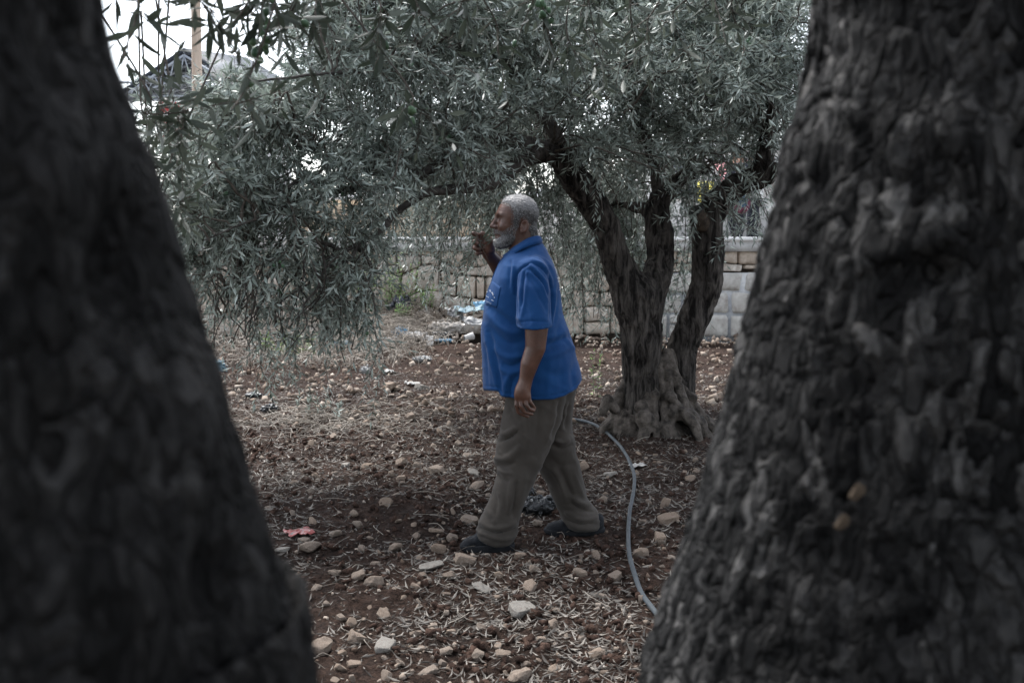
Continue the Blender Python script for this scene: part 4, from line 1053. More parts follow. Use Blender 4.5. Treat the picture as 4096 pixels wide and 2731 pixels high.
near_crown(tl, topl, 31, [(-1.9, 1.2, 3.5), (-.7, 3.6, 3.6), (-1.6, -1.0, 3.5), (-.2, .2, 3.6), (-1.2, -3.5, 3.4), (-3.6, 3.2, 3.0)],
           [(-3.6, .1, -4.5, 2.3, 2.9, 4.0, 120, .1), (-2.0, .1, 2.3, 4.2, 3.0, 4.2, 40, .1), (-3.8, 0, -4.0, -1.0, 1.1, 3.0, 60, .6), (-3.8, -1.7, -1.0, 1.0, 1.4, 3.0, 25, .6), (-5.0, -2.4, 1.0, 3.6, 1.2, 3.6, 30, .6)],  # low hanging masses behind and left of the camera: unseen, added to block light
           [(1110, -40, 925, 440, 2.2), (1060, -60, 1020, 250, 2.4), (980, -100, 930, 100, 2.3), (470, -100, 490, 230, 2.0),
            (880, -110, 870, 60, 2.1), (1200, -80, 1180, 110, 2.4), (1010, -80, 1100, 160, 2.5), (590, 360, 760, 450, 2.6), (570, 480, 800, 520, 2.8), (640, 400, 720, 520, 2.7), (700, 440, 760, 560, 2.9), (640, 500, 690, 640, 2.9), (540, 560, 700, 700, 2.9),
            (1330, -80, 1260, 60, 2.6), (600, 640, 760, 800, 3.0), (640, 760, 720, 900, 3.1)])
near_crown(tr, topr, 32, [(2.2, 1.2, 3.6), (.8, 3.6, 3.7), (1.7, -1.0, 3.5), (.3, .3, 3.7), (1.2, -3.5, 3.4), (3.6, 3.2, 3.0)],
           [(.0, 3.6, -4.5, 2.3, 2.9, 4.0, 120, .1), (0, 2.2, 2.3, 4.9, 3.0, 4.2, 60, .1), (0, 3.8, -4.0, -1.0, 1.1, 3.0, 60, .6), (1.9, 3.8, -1.0, 1.0, 1.4, 3.0, 25, .6), (2.3, 5.0, 1.0, 5.0, 1.2, 3.8, 60, .6)],  # low foliage behind and right of the camera is unseen, added to shade the man
           [(1480, -80, 1560, 60, 2.5), (1650, -80, 1740, 120, 2.7), (1800, -80, 1830, 60, 2.8), (1900, -90, 1990, 210, 3.1), (2050, -90, 2080, 130, 3.0), (2150, -90, 2210, 200, 3.2), (2290, -90, 2330, 260, 3.2), (2420, -90, 2380, 150, 3.0), (2530, -90, 2560, 220, 3.3),
            (2650, -90, 2600, 130, 3.1), (2750, -90, 2760, 240, 3.4), (2850, -90, 2890, 110, 3.2), (3000, -90, 2960, 130, 3.4), (2350, -60, 2450, 240, 3.5), (1600, 300, 1720, 470, 2.6)])

# pale chips caught in the bark of the right trunk
M['chip'] = two_tone('bark_chip', (.07, .05, .034), (.16, .12, .085), 40)
for px, py, s_ in ((3432, 1975, .011), (3372, 2095, .010)):
    d_ = Vector(tuple(at(px, py, 1.0) - np.array((0, 0, CAM_Z)))).normalized(); h_ = NEAR_BVH[1].ray_cast(Vector((0, 0, CAM_Z)), d_)
    if h_[0] is None: continue
    o = obj('bark_chip', ROCKS[3].copy(), None, tr); o.data.materials.clear(); o.data.materials.append(M['chip'])
    o.location = np.array(h_[0]) - np.array(tr.location); o.scale = (s_ * .7, s_ * .45, s_ * 1.5); o.rotation_euler = (0, .35, 0)

# ------------------------------------------------------------ the man
Y0 = 4.75
def skin(nt, b):
    n = noise(nt, 30, 6, .65); n2 = noise(nt, 9, 4, .6)
    c = ramp(nt, n2, [(.3, (.060, .027, .018)), (.7, (.125, .060, .041))])
    c = mixc(nt, 1.0, c, ramp(nt, n, [(.3, (.8, .78, .76)), (.7, (1.1, 1.1, 1.1))]), 'MULTIPLY')
    nt.links.new(c, b.inputs['Base Color']); bump(nt, b, noise(nt, 160, 5, .6), .25, .002)
    b.inputs['Subsurface Weight'].default_value = .08; b.inputs['Subsurface Radius'].default_value = (.01, .004, .002); b.inputs['Subsurface Scale'].default_value = .5
M['skin'] = material('weathered_skin', skin, .4, .5)
def cloth(c0, c1, weave, bs):
    def f(nt, b):
        n = noise(nt, 5, 4, .6); nt.links.new(ramp(nt, n, [(.3, c0), (.7, c1)]), b.inputs['Base Color'])
        bump(nt, b, noise(nt, weave, 3, .5), bs, .0012); b.inputs['Sheen Weight'].default_value = .08; b.inputs['Sheen Roughness'].default_value = .5
    return f
M['shirt'] = material('blue_jersey', cloth((.0045, .038, .132), (.0065, .054, .172), 420, .25), .8, .15)
M['trousers'] = material('khaki_twill', cloth((.042, .037, .032), (.068, .060, .053), 380, .3), .9, .08)
M['shoe'] = two_tone('dark_shoe', (.006, .007, .009), (.018, .020, .024), 25, rough=.7, spec=.15, bstr=.4)
M['sole'] = two_tone('shoe_sole', (.016, .017, .019), (.036, .038, .041), 25, rough=.85, spec=.1, bstr=.3)
M['hair'] = leaf_material('grey_hair', (.0322, .0313, .0313), (.4232, .4186, .4186), .1, .45, .4)
M['eye'] = material('eye', lambda nt, b: b.inputs['Base Color'].__setattr__('default_value', (.25, .22, .2, 1)), .2, .5)
M['iris'] = material('iris', lambda nt, b: b.inputs['Base Color'].__setattr__('default_value', (.015, .01, .008, 1)), .15, .5)
M['print'] = material('white_print', lambda nt, b: b.inputs['Base Color'].__setattr__('default_value', (.55, .6, .68, 1)), .7, .2)

A = lambda px, py, dy=0.0: at(px, py, Y0 + dy)
# head frame: x forward (towards -X), y to his left (towards the camera), z up
HC = A(2085, 905)
yaw = R(7); FW = np.array((-math.cos(yaw), -math.sin(yaw), 0)); LF = np.array((math.sin(yaw), -math.cos(yaw), 0)); UP = np.array((0, 0, 1.))
HB = np.stack([FW, LF, UP])
hl = lambda p: (p - HC) @ HB.T               # world -> head
hw_ = lambda q: HC + np.asarray(q, float) @ HB # head -> world
def f_head_local(q):
    s = q.copy(); s[:, 1] = np.abs(s[:, 1])
    d = ell(s, (.016, 0, .060), (.093, .076, .081))
    d = smin(d, ell(s, (.052, 0, .028), (.064, .064, .080)), .03)
    d = smin(d, ell(s, (.058, 0, -.040), (.058, .054, .052)), .03)
    d = smin(d, ell(s, (.100, 0, -.076), (.026, .030, .022)), .025)
    d = smin(d, ell(s, (.085, .040, -.002), (.026, .024, .028)), .02)
    d = smin(d, rc(s, (.107, 0, .053), (.097, .042, .052), .012, .009), .014)
    d = smax(d, -ell(s, (.121, .033, .036), (.018, .020, .013)), .012)
    d = smin(d, ell(s, (.092, .033, .035), (.0145, .015, .0135)), .006)
    d = smin(d, rc(s, (.112, 0, .048), (.134, 0, .004), .0085, .0125), .010)
    d = smin(d, ell(s, (.124, .0125, -.004), (.014, .0095, .0095)), .006)
    d = smin(d, ell(s, (.138, 0, .000), (.012, .010, .010)), .008)
    d = smin(d, rc(s, (.122, 0, -.026), (.108, .02, -.030), .010, .008), .012)
    d = smin(d, rc(s, (.121, 0, -.038), (.108, .022, -.043), .0065, .004), .005)
    d = smin(d, rc(s, (.119, 0, -.049), (.107, .020, -.048), .0075, .004), .005)
    d = smax(d, -rc(s, (.128, 0, -.0435), (.108, .022, -.0455), .0022, .0015), .003)
    d = smax(d, -ell(s, (.127, .009, -.012), (.005, .004, .004)), .003)
    # forehead and eye creases
    for zc, a in ((.074, .0012), (.086, .0012), (.097, .001)):
        d = d + a * np.exp(-((s[:, 2] - zc - .006 * np.cos(s[:, 1] * 60)) / .0025) ** 2) * (s[:, 0] > .07)
    d = d + .0012 * np.exp(-((s[:, 2] - .022 + (s[:, 1] - .03) * .25) / .0025) ** 2) * (s[:, 0] > .075) * (s[:, 1] > .02)
    # ear
    e = s - np.array((-.004, .079, -.002)); ca, sa = math.cos(.22), math.sin(.22)
    e = np.stack([e[:, 0] * ca + e[:, 2] * sa, e[:, 1] - .22 * np.clip(-e[:, 0], 0, 1), -e[:, 0] * sa + e[:, 2] * ca], -1)
    ear = ell(e, (0, 0, 0), (.0195, .0085, .033)); ear = smax(ear, -ell(e, (.002, .009, .004), (.0125, .011, .022)), .004)
    ear = smin(ear, ell(e, (.012, .002, -.006), (.005, .006, .007)), .004); ear = smin(ear, ell(e, (.004, .002, -.026), (.009, .006, .009)), .005)
    d = smin(d, ear, .007)
    return d
NB = A(2118, 1030)
ARM_L = [A(2128, 1110, -.165), A(2146, 1310, -.282), A(2142, 1390, -.288), A(2118, 1455, -.290), A(2100, 1532, -.29)]
ARM_R = [A(2110, 1110, .165), A(2062, 1165, .25), A(2030, 1120, .24), A(1990, 1056, .17), A(1957, 1016, .12)]
def fingers(p, d, lst, k=.006):
    for pts, rad in lst: d = smin(d, chain(p, pts, rad), k)
    return d
h = lambda px, py, dy: A(px, py, -.29 + dy)
HAND_L = [
 ([h(2068, 1592, .005), h(2066, 1620, -.004), h(2075, 1650, .0), h(2112, 1666, .012)], [.0105, .0100, .0092, .0075]),
 ([h(2082, 1596, -.010), h(2084, 1624, -.020), h(2098, 1648, -.012), h(2128, 1656, .0)], [.0108, .0102, .0094, .0076]),
 ([h(2100, 1597, -.015), h(2106, 1620, -.024), h(2118, 1636, -.016), h(2136, 1642, -.004)], [.0104, .0096, .0088, .0072]),
 ([h(2114, 1590, -.008), h(2122, 1608, -.014), h(2132, 1622, -.006), h(2140, 1632, .004)], [.0095, .0085, .0078, .0065]),
 ([h(2086, 1560, .030), h(2070, 1590, .042), h(2072, 1622, .045)], [.014, .012, .009])]
g = lambda px, py, dy: A(px, py, .10 + dy)
HAND_R = [
 ([g(1944, 960, .0), g(1925, 945, -.010), g(1908, 940, -.024), g(1893, 933, -.030)], [.0150, .0138, .0122, .0098]),     # index, reaching to the thumb
 ([g(1932, 970, .0), g(1908, 958, -.020), g(1899, 967, -.044), g(1911, 976, -.050)], [.0150, .0138, .0125, .0102]),     # middle, curled
 ([g(1928, 985, .0), g(1903, 980, -.020), g(1899, 993, -.042), g(1915, 997, -.044)], [.0145, .0132, .0118, .0098]),     # ring, curled
 ([g(1934, 1000, .0), g(1911, 1002, -.016), g(1909, 1013, -.034), g(1924, 1012, -.034)], [.0128, .0115, .0102, .0086]), # little
 ([g(1966, 998, -.014), g(1963, 968, -.030), g(1947, 948, -.036), g(1929, 932, -.036)], [.0190, .0165, .0135, .0105])]  # thumb
def gated(p, c, r, fn):
    """evaluate fn only within r of c; elsewhere the distance to that ball"""
    dist = np.linalg.norm(p - c, axis=1) - r; d = dist + .06; m_ = dist < .03
    if m_.any(): d[m_] = fn(p[m_])
    return d
def f_handL(p):
    L_ = rc(p, A(2100, 1530, -.29), A(2090, 1560, -.29), .027, .031)
    L_ = smin(L_, rc(p, A(2076, 1585, -.286), A(2108, 1588, -.298), .0195, .0175), .028)
    L_ = smin(L_, rc(p, A(2092, 1555, -.29), A(2088, 1575, -.292), .03, .026), .02)
    return fingers(p, L_, HAND_L)
def f_handR(p):
    r_ = rc(p, A(1957, 1016, .12), A(1950, 995, .105), .030, .026)
    r_ = smin(r_, rc(p, A(1947, 990, .10), A(1934, 964, .10), .026, .021), .02)
    r_ = smin(r_, rc(p, A(1947, 1003, .10), A(1934, 994, .10), .025, .020), .02)
    r_ = smin(r_, rc(p, A(1958, 1000, .085), A(1956, 975, .075), .020, .016), .015)
    return fingers(p, r_, HAND_R)
def f_body(p):
    d = gated(p, hw_((.03, 0, .02)), .19, lambda q: f_head_local(hl(q)))
    d = smin(d, chain(p, [hw_((-.014, 0, -.02)), hw_((-.005, 0, -.075)), NB], [.060, .061, .075]), .025)
    # under the clothes
    d = smin(d, ell(p, A(2100, 1140), (.14, .18, .17)), .05); d = smin(d, ell(p, A(2110, 1350), (.18, .17, .24)), .08)
    d = smin(d, chain(p, [A(2120, 1560, -.09), A(2080, 1840, -.11), A(2010, 2100, -.13)], [.09, .06, .04]), .05)
    d = smin(d, chain(p, [A(2190, 1560, .09), A(2215, 1840, .11), A(2330, 2060, .13)], [.09, .06, .04]), .05)
    # arms and hands
    d = smin(d, chain(p, ARM_L, [.050, .053, .046, .041, .0285]), .03)
    d = smin(d, chain(p, ARM_R, [.050, .050, .050, .042, .031]), .03)
    d = smin(d, gated(p, A(2098, 1600, -.29), .11, f_handL), .012); d = smin(d, gated(p, A(1930, 980, .09), .11, f_handR), .012)
    return d
lo_ = np.array((A(1880, 900)[0] - .03, Y0 - .36, .02)); hi_ = np.array((A(2360, 900)[0] + .05, Y0 + .36, 1.72))
V, Q = isosurface(f_body, lo_, hi_, .0045, 1.5)
V = relax(V, Q, 1, .3); BODY_V, BODY_N = V, vnormals(V, Q)
MB0 = np.array((.03, 4.75, 0.0))
man = obj('person', mesh_from(V - MB0, Q), M['skin'], label='grey-bearded man in a blue polo shirt walking left, one hand raised to his mouth', cat='person')
man.location = MB0

# hair and beard: short coats over the scalp and jaw, with fine strands
def poly_sd(x, z, P):
    P = np.asarray(P); d = np.full(len(x), 9.0); ins = np.zeros(len(x), bool)
    for i in range(len(P)):
        a, b = P[i], P[(i + 1) % len(P)]; e = b - a; t = np.clip(((x - a[0]) * e[0] + (z - a[1]) * e[1]) / (e @ e), 0, 1)
        d = np.minimum(d, np.hypot(x - a[0] - t * e[0], z - a[1] - t * e[1]))
        c = (a[1] > z) != (b[1] > z); ins ^= c & (x < (b[0] - a[0]) * (z - a[1]) / (b[1] - a[1] + 1e-12) + a[0])
    return np.where(ins, -d, d)
HAIRP = [(.094, .112), (.112, .18), (-.13, .18), (-.13, -.066), (-.060, -.068), (-.040, -.055), (-.027, -.02), (-.030, .015), (-.020, .036), (.0, .043), (.016, .034), (.024, .004), (.036, -.004), (.044, .004), (.050, .044), (.049, .074), (.058, .094), (.076, .106)]
BEARDP = [(.044, .006), (.026, .004), (.018, -.03), (.016, -.055), (.03, -.09), (.06, -.135), (.16, -.135), (.16, -.058), (.128, -.056), (.110, -.052), (.103, -.044), (.110, -.036), (.16, -.036), (.16, -.016), (.126, -.019), (.106, -.026), (.086, -.026), (.062, -.010)]
def coat(poly, th, seed, edge):
    def f(p):
        q = hl(p); n1 = vnoise(p * 110, seed); x, z = q[:, 0] + .004 * n1, q[:, 2] + .004 * vnoise(p * 110 + 9, seed)
        hd = f_head_local(q); hd = smin(hd, chain(p, [hw_((-.014, 0, -.02)), hw_((-.005, 0, -.075)), NB], [.060, .061, .075]), .025) if seed == 71 else hd; pd = poly_sd(x, z, poly); t = th(q) * np.clip(-pd / edge, 0, 1) ** .6 - .0012
        return smax(np.maximum(hd - t, pd), -(hd + .006), .003) + .0016 * n1
    return f
def strands(V, Nn, n, flow, lens, wid, rng):
    i = rng.choice(len(V), n); B = V[i]; N_ = Nn[i]
    F = flow(B, N_) + rng.normal(0, .35, (n, 3)); F = norm(F - N_ * (F * N_).sum(1, keepdims=True))
    L = rng.uniform(*lens, n)[:, None]; S = norm(np.cross(F, N_)) * wid
    mid = B + (N_ * .4 + F * .5) * L * .6; tip = B + (N_ * .32 + F * 1.1) * L
    Vv = np.stack([B - S - N_ * .002, B + S - N_ * .002, mid + S * .8, mid - S * .8, tip], 1).reshape(-1, 3); k = np.arange(n)[:, None] * 5
    return Vv, k + np.array([[0, 1, 2]]), k + np.array([[0, 2, 3]]), k + np.array([[3, 2, 4]])
def hairpiece(name, poly, th, n, flow, lens, tintf, seed, edge):
    hx = (hw_((-.12, -.12, -.15)), hw_((.17, .12, .18))); lo, hi = np.minimum(*hx) - .03, np.maximum(*hx) + .03
    V, Q = isosurface(coat(poly, th, seed, edge), lo, hi, .0032, 2.5); Nn = vnormals(V, Q); rng = np.random.default_rng(seed)
    q = hl(V); out = np.ones(len(V), bool) if seed == 71 else f_head_local(q) > .001
    sv, t1, t2, t3 = strands(V[out], Nn[out], n, flow, lens, .0007, rng); nv = len(V)
    tn = np.concatenate([np.clip(tintf(q) + .15 * vnoise(V * 160, 5) - .12, 0, 1), np.clip(tintf(hl(sv)) + np.repeat(rng.normal(0, .3, n), 5), 0, 1)])
    obj(name, mesh_from(np.vstack([V, sv]) - MB0, [np.concatenate([t1, t2, t3]) + nv, Q], True, {'tint': tn}), M['hair'], man)
hairpiece('hair', HAIRP, lambda q: .0032 + .0055 * np.clip((q[:, 2] - .0) / .1, 0, 1) + .002 * np.clip(q[:, 0] / .1, 0, 1), 9000,
          lambda B, N_: np.array((.5, 0, -.35)) + 0 * B, (.006, .012), lambda q: .14 + .62 * np.clip((q[:, 2] - .03) / .09, 0, 1) + .1 * np.clip(q[:, 0] / .1, 0, 1), 71, .03)
hairpiece('beard', BEARDP, lambda q: .0008 + .0055 * np.clip((-.018 - q[:, 2]) / .045, 0, 1) * np.clip((q[:, 0] - .0) / .05, .3, 1) * (1 - .55 * (q[:, 2] > -.04)), 6500,
          lambda B, N_: np.array((-.1, 0, -1)) + 0 * B, (.006, .013), lambda q: .12 + .45 * np.clip((q[:, 0] - .05) / .06, 0, 1) * np.clip((-.025 - q[:, 2]) / .03, 0, 1), 72, .025)
# sparse bristles where hair and beard thin out into skin
qb = hl(BODY_V); sel = (np.abs(f_head_local(qb)) < .002) & (qb[:, 2] > -.13) & (np.linalg.norm(qb, axis=1) < .2)
bv, bn, qb = BODY_V[sel], BODY_N[sel], qb[sel]; rg = np.random.default_rng(9)
for name, poly, n, fl, tl in (('hair', HAIRP, 2600, np.array((.2, 0, -.9)), .28), ('beard', BEARDP, 2600, np.array((-.1, 0, -1.)), .38)):
    pd = poly_sd(qb[:, 0] + .006 * vnoise(bv * 90, 4), qb[:, 2], poly); i = (pd < .006) & (pd > -.035) & (np.abs(qb[:, 1]) < .076)
    if name == 'beard': i &= ~((qb[:, 0] > .105) & (qb[:, 2] > -.056) & (qb[:, 2] < -.034))
    sv, t1, t2, t3 = strands(bv[i], bn[i], n, lambda B, N_: fl + 0 * B, (.005, .010), .0006, rg)
    obj(name + '_stubble', mesh_from(sv - MB0, [np.concatenate([t1, t2, t3])], True, {'tint': np.repeat(np.clip(rg.normal(tl, .22, n), 0, 1), 5)}), M['hair'], man)
r_ = np.random.default_rng(3)
for s in (-1, 1):                  # eyebrows
    mb = MB(); TN = []
    for i in range(130):
        t = r_.random(); b = hw_((.117 - .018 * t, s * (.014 + .034 * t), .055 + .004 * math.sin(t * 3) + r_.normal(0, .002)))
        e = b + (FW * .002 - UP * .002 + LF * s * .006) * r_.uniform(.7, 1.3); w_ = UP * .0011; mb.add([b - w_, b + w_, e], T=[(0, 1, 2)]); TN += [r_.uniform(.0, .25)] * 3
    obj('eyebrow', mesh_from(np.concatenate(mb.V) - MB0, np.concatenate(mb.T), False, {'tint': TN}), M['hair'], man)
for s in (-1, 1):
    c = hw_((.0945, s * .033, .0355)); e = MB().tube([c + FW * t_ - MB0 for t_ in (-.0125, -.011, -.006, 0, .006, .011, .0125)], [.0006, .006, .011, .0125, .011, .006, .0006], 14, False)
    ey = obj('eye', e.mesh(), M['eye'], man); c2 = c + FW * .0112
    obj('iris', MB().tube([c2 - MB0, c2 + FW * .0016 - MB0], [.0058, .0045], 12).mesh(), M['iris'], ey)

# clothes: implicit volumes with traced folds
def rows_loft(rows, e=2.2):
    z, cx, rx, cy, ry = [], [], [], [], []
    for py, pl, pr, yc, r_ in rows:
        a, b = at(pl, py, yc), at(pr, py, yc); z.append(a[2]); cx.append((a[0] + b[0]) / 2); rx.append((b[0] - a[0]) / 2); cy.append(yc); ry.append(r_)
    return lambda p: loft(p, z, cx, rx, cy, ry, e)
def seg_dist(px, py, P):
    best = np.full(len(px), 1e9); par = np.zeros(len(px)); n = len(P) - 1
    for i in range(n):
        a, b = np.array(P[i], float), np.array(P[i + 1], float); e = b - a; t = np.clip(((px - a[0]) * e[0] + (py - a[1]) * e[1]) / (e @ e), 0, 1)
        d = np.hypot(px - a[0] - t * e[0], py - a[1] - t * e[1]); m_ = d < best; best[m_] = d[m_]; par[m_] = (i + t[m_]) / n
    return best, par
def fold(V, Nn, folds, face=-.05):
    """push folds (pixel polyline, width px, height mm) into the side of the cloth they were seen on"""
    px, py = project(V); D = np.zeros(len(V)); front = np.clip((-Nn[:, 1] - face) / .3, 0, 1)
    for P, w_, mm in folds:
        P = np.array(P, float); m_ = np.where((px > P[:, 0].min() - 3 * w_) & (px < P[:, 0].max() + 3 * w_) & (py > P[:, 1].min() - 3 * w_) & (py < P[:, 1].max() + 3 * w_) & (front > 0))[0]
        d, t = seg_dist(px[m_], py[m_], spline(P, 8)); D[m_] += mm * .001 * np.exp(-(d / w_) ** 2) * np.sin(np.clip(t * .9 + .1, 0, 1) * math.pi) ** .5 * front[m_]
    return V + Nn * D[:, None]
torso = rows_loft([(968, 2068, 2166, Y0, .075), (1000, 2038, 2188, Y0, .115), (1030, 2010, 2203, Y0, .165), (1060, 1995, 2217, Y0, .200), (1108, 1973, 2233, Y0, .213), (1172, 1948, 2243, Y0, .213),
                   (1250, 1933, 2250, Y0, .215), (1325, 1925, 2276, Y0, .225), (1401, 1927, 2300, Y0, .232), (1484, 1931, 2322, Y0, .236), (1557, 1935, 2334, Y0, .236), (1640, 1938, 2342, Y0, .236)], 2.25)
HEM = [(1900, 1557), (1936, 1557), (1993, 1563), (2006, 1582), (2050, 1590), (2132, 1599), (2209, 1596), (2260, 1583), (2305, 1552), (2330, 1513), (2370, 1500)]
def f_shirt(p):
    d = torso(p)
    sl = rc(p, A(2128, 1092, -.175), A(2137, 1345, -.284), .073, .078); sl = smin(sl, rc(p, A(2135, 1180, -.225), A(2137, 1345, -.280), .07, .076), .02)
    zc = A(2137, 1303, -.25)[2] + .10 * (p[:, 1] - (Y0 - .25)); sl = smax(sl, zc - p[:, 2], .006)
    sl = smax(sl, -rc(p, A(2144, 1320, -.284), A(2146, 1400, -.288), .060, .060), .004)
    d = smin(d, sl, np.interp(p[:, 2], [1.0, 1.33, 1.42], [.005, .010, .035]))
    s2 = rc(p, A(2112, 1092, .175), A(2066, 1160, .262), .072, .075); d = smin(d, s2, .022)
    px, py = project(p); hp = np.array(HEM, float); hem = np.interp(px, hp[:, 0], hp[:, 1]) + 5 * np.sin(px * .05) * (p[:, 1] > Y0)
    low = (py - hem) * mpp(Y0); d = smax(d, low, .004)
    return d
V, Q = isosurface(f_shirt, (A(1915, 1200)[0] - .02, Y0 - .37, .70), (A(2350, 1200)[0] + .03, Y0 + .37, 1.56), .0058)
Nn = vnormals(V, Q)
SHIRT_FOLDS = [
 # sleeve
 ([(2093, 1085), (2084, 1150), (2080, 1220), (2076, 1290)], 5, 5), ([(2098, 1090), (2092, 1160), (2086, 1230)], 7, -5), ([(2107, 1090), (2104, 1160), (2092, 1240), (2080, 1296)], 6, 5),
 ([(2122, 1062), (2150, 1090), (2180, 1130), (2194, 1175)], 6, 6), ([(2126, 1078), (2150, 1105), (2176, 1140), (2192, 1190)], 5, -6), ([(2122, 1090), (2150, 1122), (2175, 1160), (2194, 1215)], 6, 5),
 ([(2110, 1108), (2135, 1150), (2165, 1200), (2190, 1250)], 8, -4), ([(2076, 1288), (2110, 1284), (2150, 1284), (2198, 1291)], 3, -3), ([(2095, 1200), (2110, 1260), (2120, 1300)], 10, -3),
 # armhole
 ([(2117, 1057), (2090, 1070), (2070, 1090), (2062, 1130), (2066, 1200), (2075, 1270)], 5, -7), ([(2055, 1050), (2052, 1090), (2048, 1130), (2052, 1180)], 8, 5), ([(2042, 1050), (2040, 1100), (2038, 1150)], 7, -4),
 # back of the shoulder
 ([(2130, 1040), (2170, 1060), (2200, 1110), (2212, 1180)], 6, 5), ([(2125, 1052), (2170, 1075), (2196, 1120), (2204, 1200)], 6, -6), ([(2140, 1025), (2185, 1045), (2214, 1090), (2228, 1160)], 7, 4),
 ([(2206, 1150), (2205, 1220), (2200, 1290)], 6, -7), ([(2220, 1140), (2218, 1220), (2208, 1290)], 6, 4), ([(2232, 1150), (2228, 1230), (2215, 1300)], 6, -4),
 # belly
 ([(2070, 1300), (2040, 1290), (2000, 1260), (1960, 1225)], 14, -7), ([(2074, 1330), (2040, 1330), (1990, 1300), (1945, 1250)], 12, 6), ([(2080, 1370), (2040, 1372), (1995, 1345), (1950, 1300)], 14, -6),
 ([(2090, 1420), (2050, 1430), (2010, 1420), (1970, 1385)], 12, 6), ([(2086, 1445), (2050, 1462), (2010, 1455)], 10, -6), ([(2082, 1480), (2055, 1492), (2020, 1485), (1995, 1465)], 11, 6),
 ([(1935, 1300), (1955, 1400), (1975, 1480), (1990, 1560)], 9, 6), ([(1955, 1330), (1980, 1430), (1998, 1520), (2005, 1580)], 10, -8), ([(1945, 1380), (1950, 1480), (1955, 1556)], 8, -4), ([(2040, 1500), (2022, 1540), (2020, 1585)], 9, 6), ([(2062, 1500), (2045, 1550), (2045, 1590)], 9, -5),
 # flank and back
 ([(2178, 1350), (2215, 1345), (2250, 1330), (2275, 1310)], 11, 5), ([(2180, 1380), (2225, 1370), (2265, 1350), (2288, 1352)], 10, -6), ([(2262, 1340), (2275, 1375), (2300, 1400)], 8, 6), ([(2170, 1430), (2220, 1420), (2270, 1395), (2300, 1405)], 13, 4),
 ([(2240, 1290), (2230, 1340), (2200, 1400)], 12, -4), ([(2180, 1480), (2230, 1500), (2290, 1480)], 18, -4), ([(2300, 1440), (2290, 1500), (2296, 1555)], 12, -5), ([(2200, 1440), (2195, 1520), (2190, 1590)], 14, 3), ([(2250, 1440), (2245, 1520), (2250, 1580)], 13, -3),
 # hem seam
 ([(1936, 1543), (1993, 1549), (2008, 1568), (2050, 1576)], 2.5, -2.5), ([(2040, 1575), (2132, 1585), (2209, 1582)], 2.5, -2.5), ([(2200, 1582), (2260, 1569), (2305, 1538), (2328, 1505)], 2.5, -2.5),
]
V = fold(V, Nn, [(a, b, c * 1.5) for a, b, c in SHIRT_FOLDS]); Nn = vnormals(V, Q)
dg = V @ np.array(((.86, 0, .5), (0, 1, 0), (-.5, 0, .86)))
V = V + Nn * (.0035 * fbm(V * np.array((11, 11, 6)), 3, 41) + .001 * fbm(V * 45, 2, 42) + .0022 * ridged(dg * np.array((5, 5, 17)) + 1, 47))[:, None]
shirt = obj('shirt', mesh_from(V - MB0, Q), M['shirt'], man)
from mathutils.bvhtree import BVHTree
SBVH = BVHTree.FromPolygons([tuple(v) for v in V], [tuple(int(i) for i in q) for q in Q])
def on_shirt(px, py, off=.002):
    d = Vector(tuple(at(px, py, 1.0) - np.array((0, 0, CAM_Z)))).normalized(); h_ = SBVH.ray_cast(Vector((0, 0, CAM_Z)), d)
    if h_[0] is None: return None
    return np.array(h_[0] + h_[1] * off)
# collar: a band round the neck, folded over
top = [(2160, 946, .00), (2150, 944, .045), (2120, 950, .066), (2093, 963, .074), (2060, 985, .070), (2040, 1003, .055), (2024, 1014, .028), (2015, 1020, .006)]
bot = [(2164, 976, .00), (2156, 976, .062), (2127, 980, .096), (2090, 994, .118), (2064, 1012, .110), (2052, 1026, .085), (2043, 1036, .050), (2018, 1024, .004)]
n = 26; tp = spline(np.array(top, float), n); bt = spline(np.array(bot, float), n); V = []
def ring(T, s): return np.array([at(q[0], q[1], Y0) * (1, 0, 1) + (0, Y0 - s * q[2], 0) for q in T])
strip = lambda T: np.vstack([ring(T, -1)[::-1], ring(T, 1)[1:]])
a_, b_ = strip(tp), strip(bt); mid_ = (a_ + b_) / 2; ctr = np.array((NB[0], Y0, 0)); outw = norm((mid_ - ctr) * (1, 1, 0)); mid_ = mid_ + outw * .006
inner = a_ - outw * .006 - (0, 0, .035); m_ = len(a_); Vc = np.vstack([inner, a_ - outw * .004, a_ + (0, 0, .002), a_ + outw * .003, mid_ + outw * .004, b_ + outw * .006, b_ + outw * .0025 - (0, 0, .0005), mid_ - outw * .001])
obj('collar', mesh_from(Vc - MB0, grid_faces(8, m_)), M['shirt'], shirt)
# button placket edge and breast pocket with its print
def patch(name, mat, pts, off=.0035, rad=.0016):
    mb = MB()
    for ln in pts:
        C = [on_shirt(x_, y_, off) for x_, y_ in spline(np.array(ln, float), 12)]; C = [c for c in C if c is not None]
        if len(C) > 2: mb.tube(np.array(C) - MB0, np.full(len(C), rad), 5)
    if mb.n: return obj(name, mb.mesh(), mat, shirt)
gx, gy = np.meshgrid(np.linspace(0, 1, 9), np.linspace(0, 1, 9)); PK = []
for u_, v_ in zip(gx.ravel(), gy.ravel()):
    tl_, tr_, bl_, br_ = np.array((1969, 1122)), np.array((2004, 1150)), np.array((1943, 1220)), np.array((1988, 1232))
    q = (tl_ * (1 - u_) + tr_ * u_) * (1 - v_) + (bl_ * (1 - u_) + br_ * u_) * v_; c = on_shirt(q[0], q[1], .0009); PK.append(c if c is not None else np.array((np.nan,) * 3))
PK = np.array(PK)
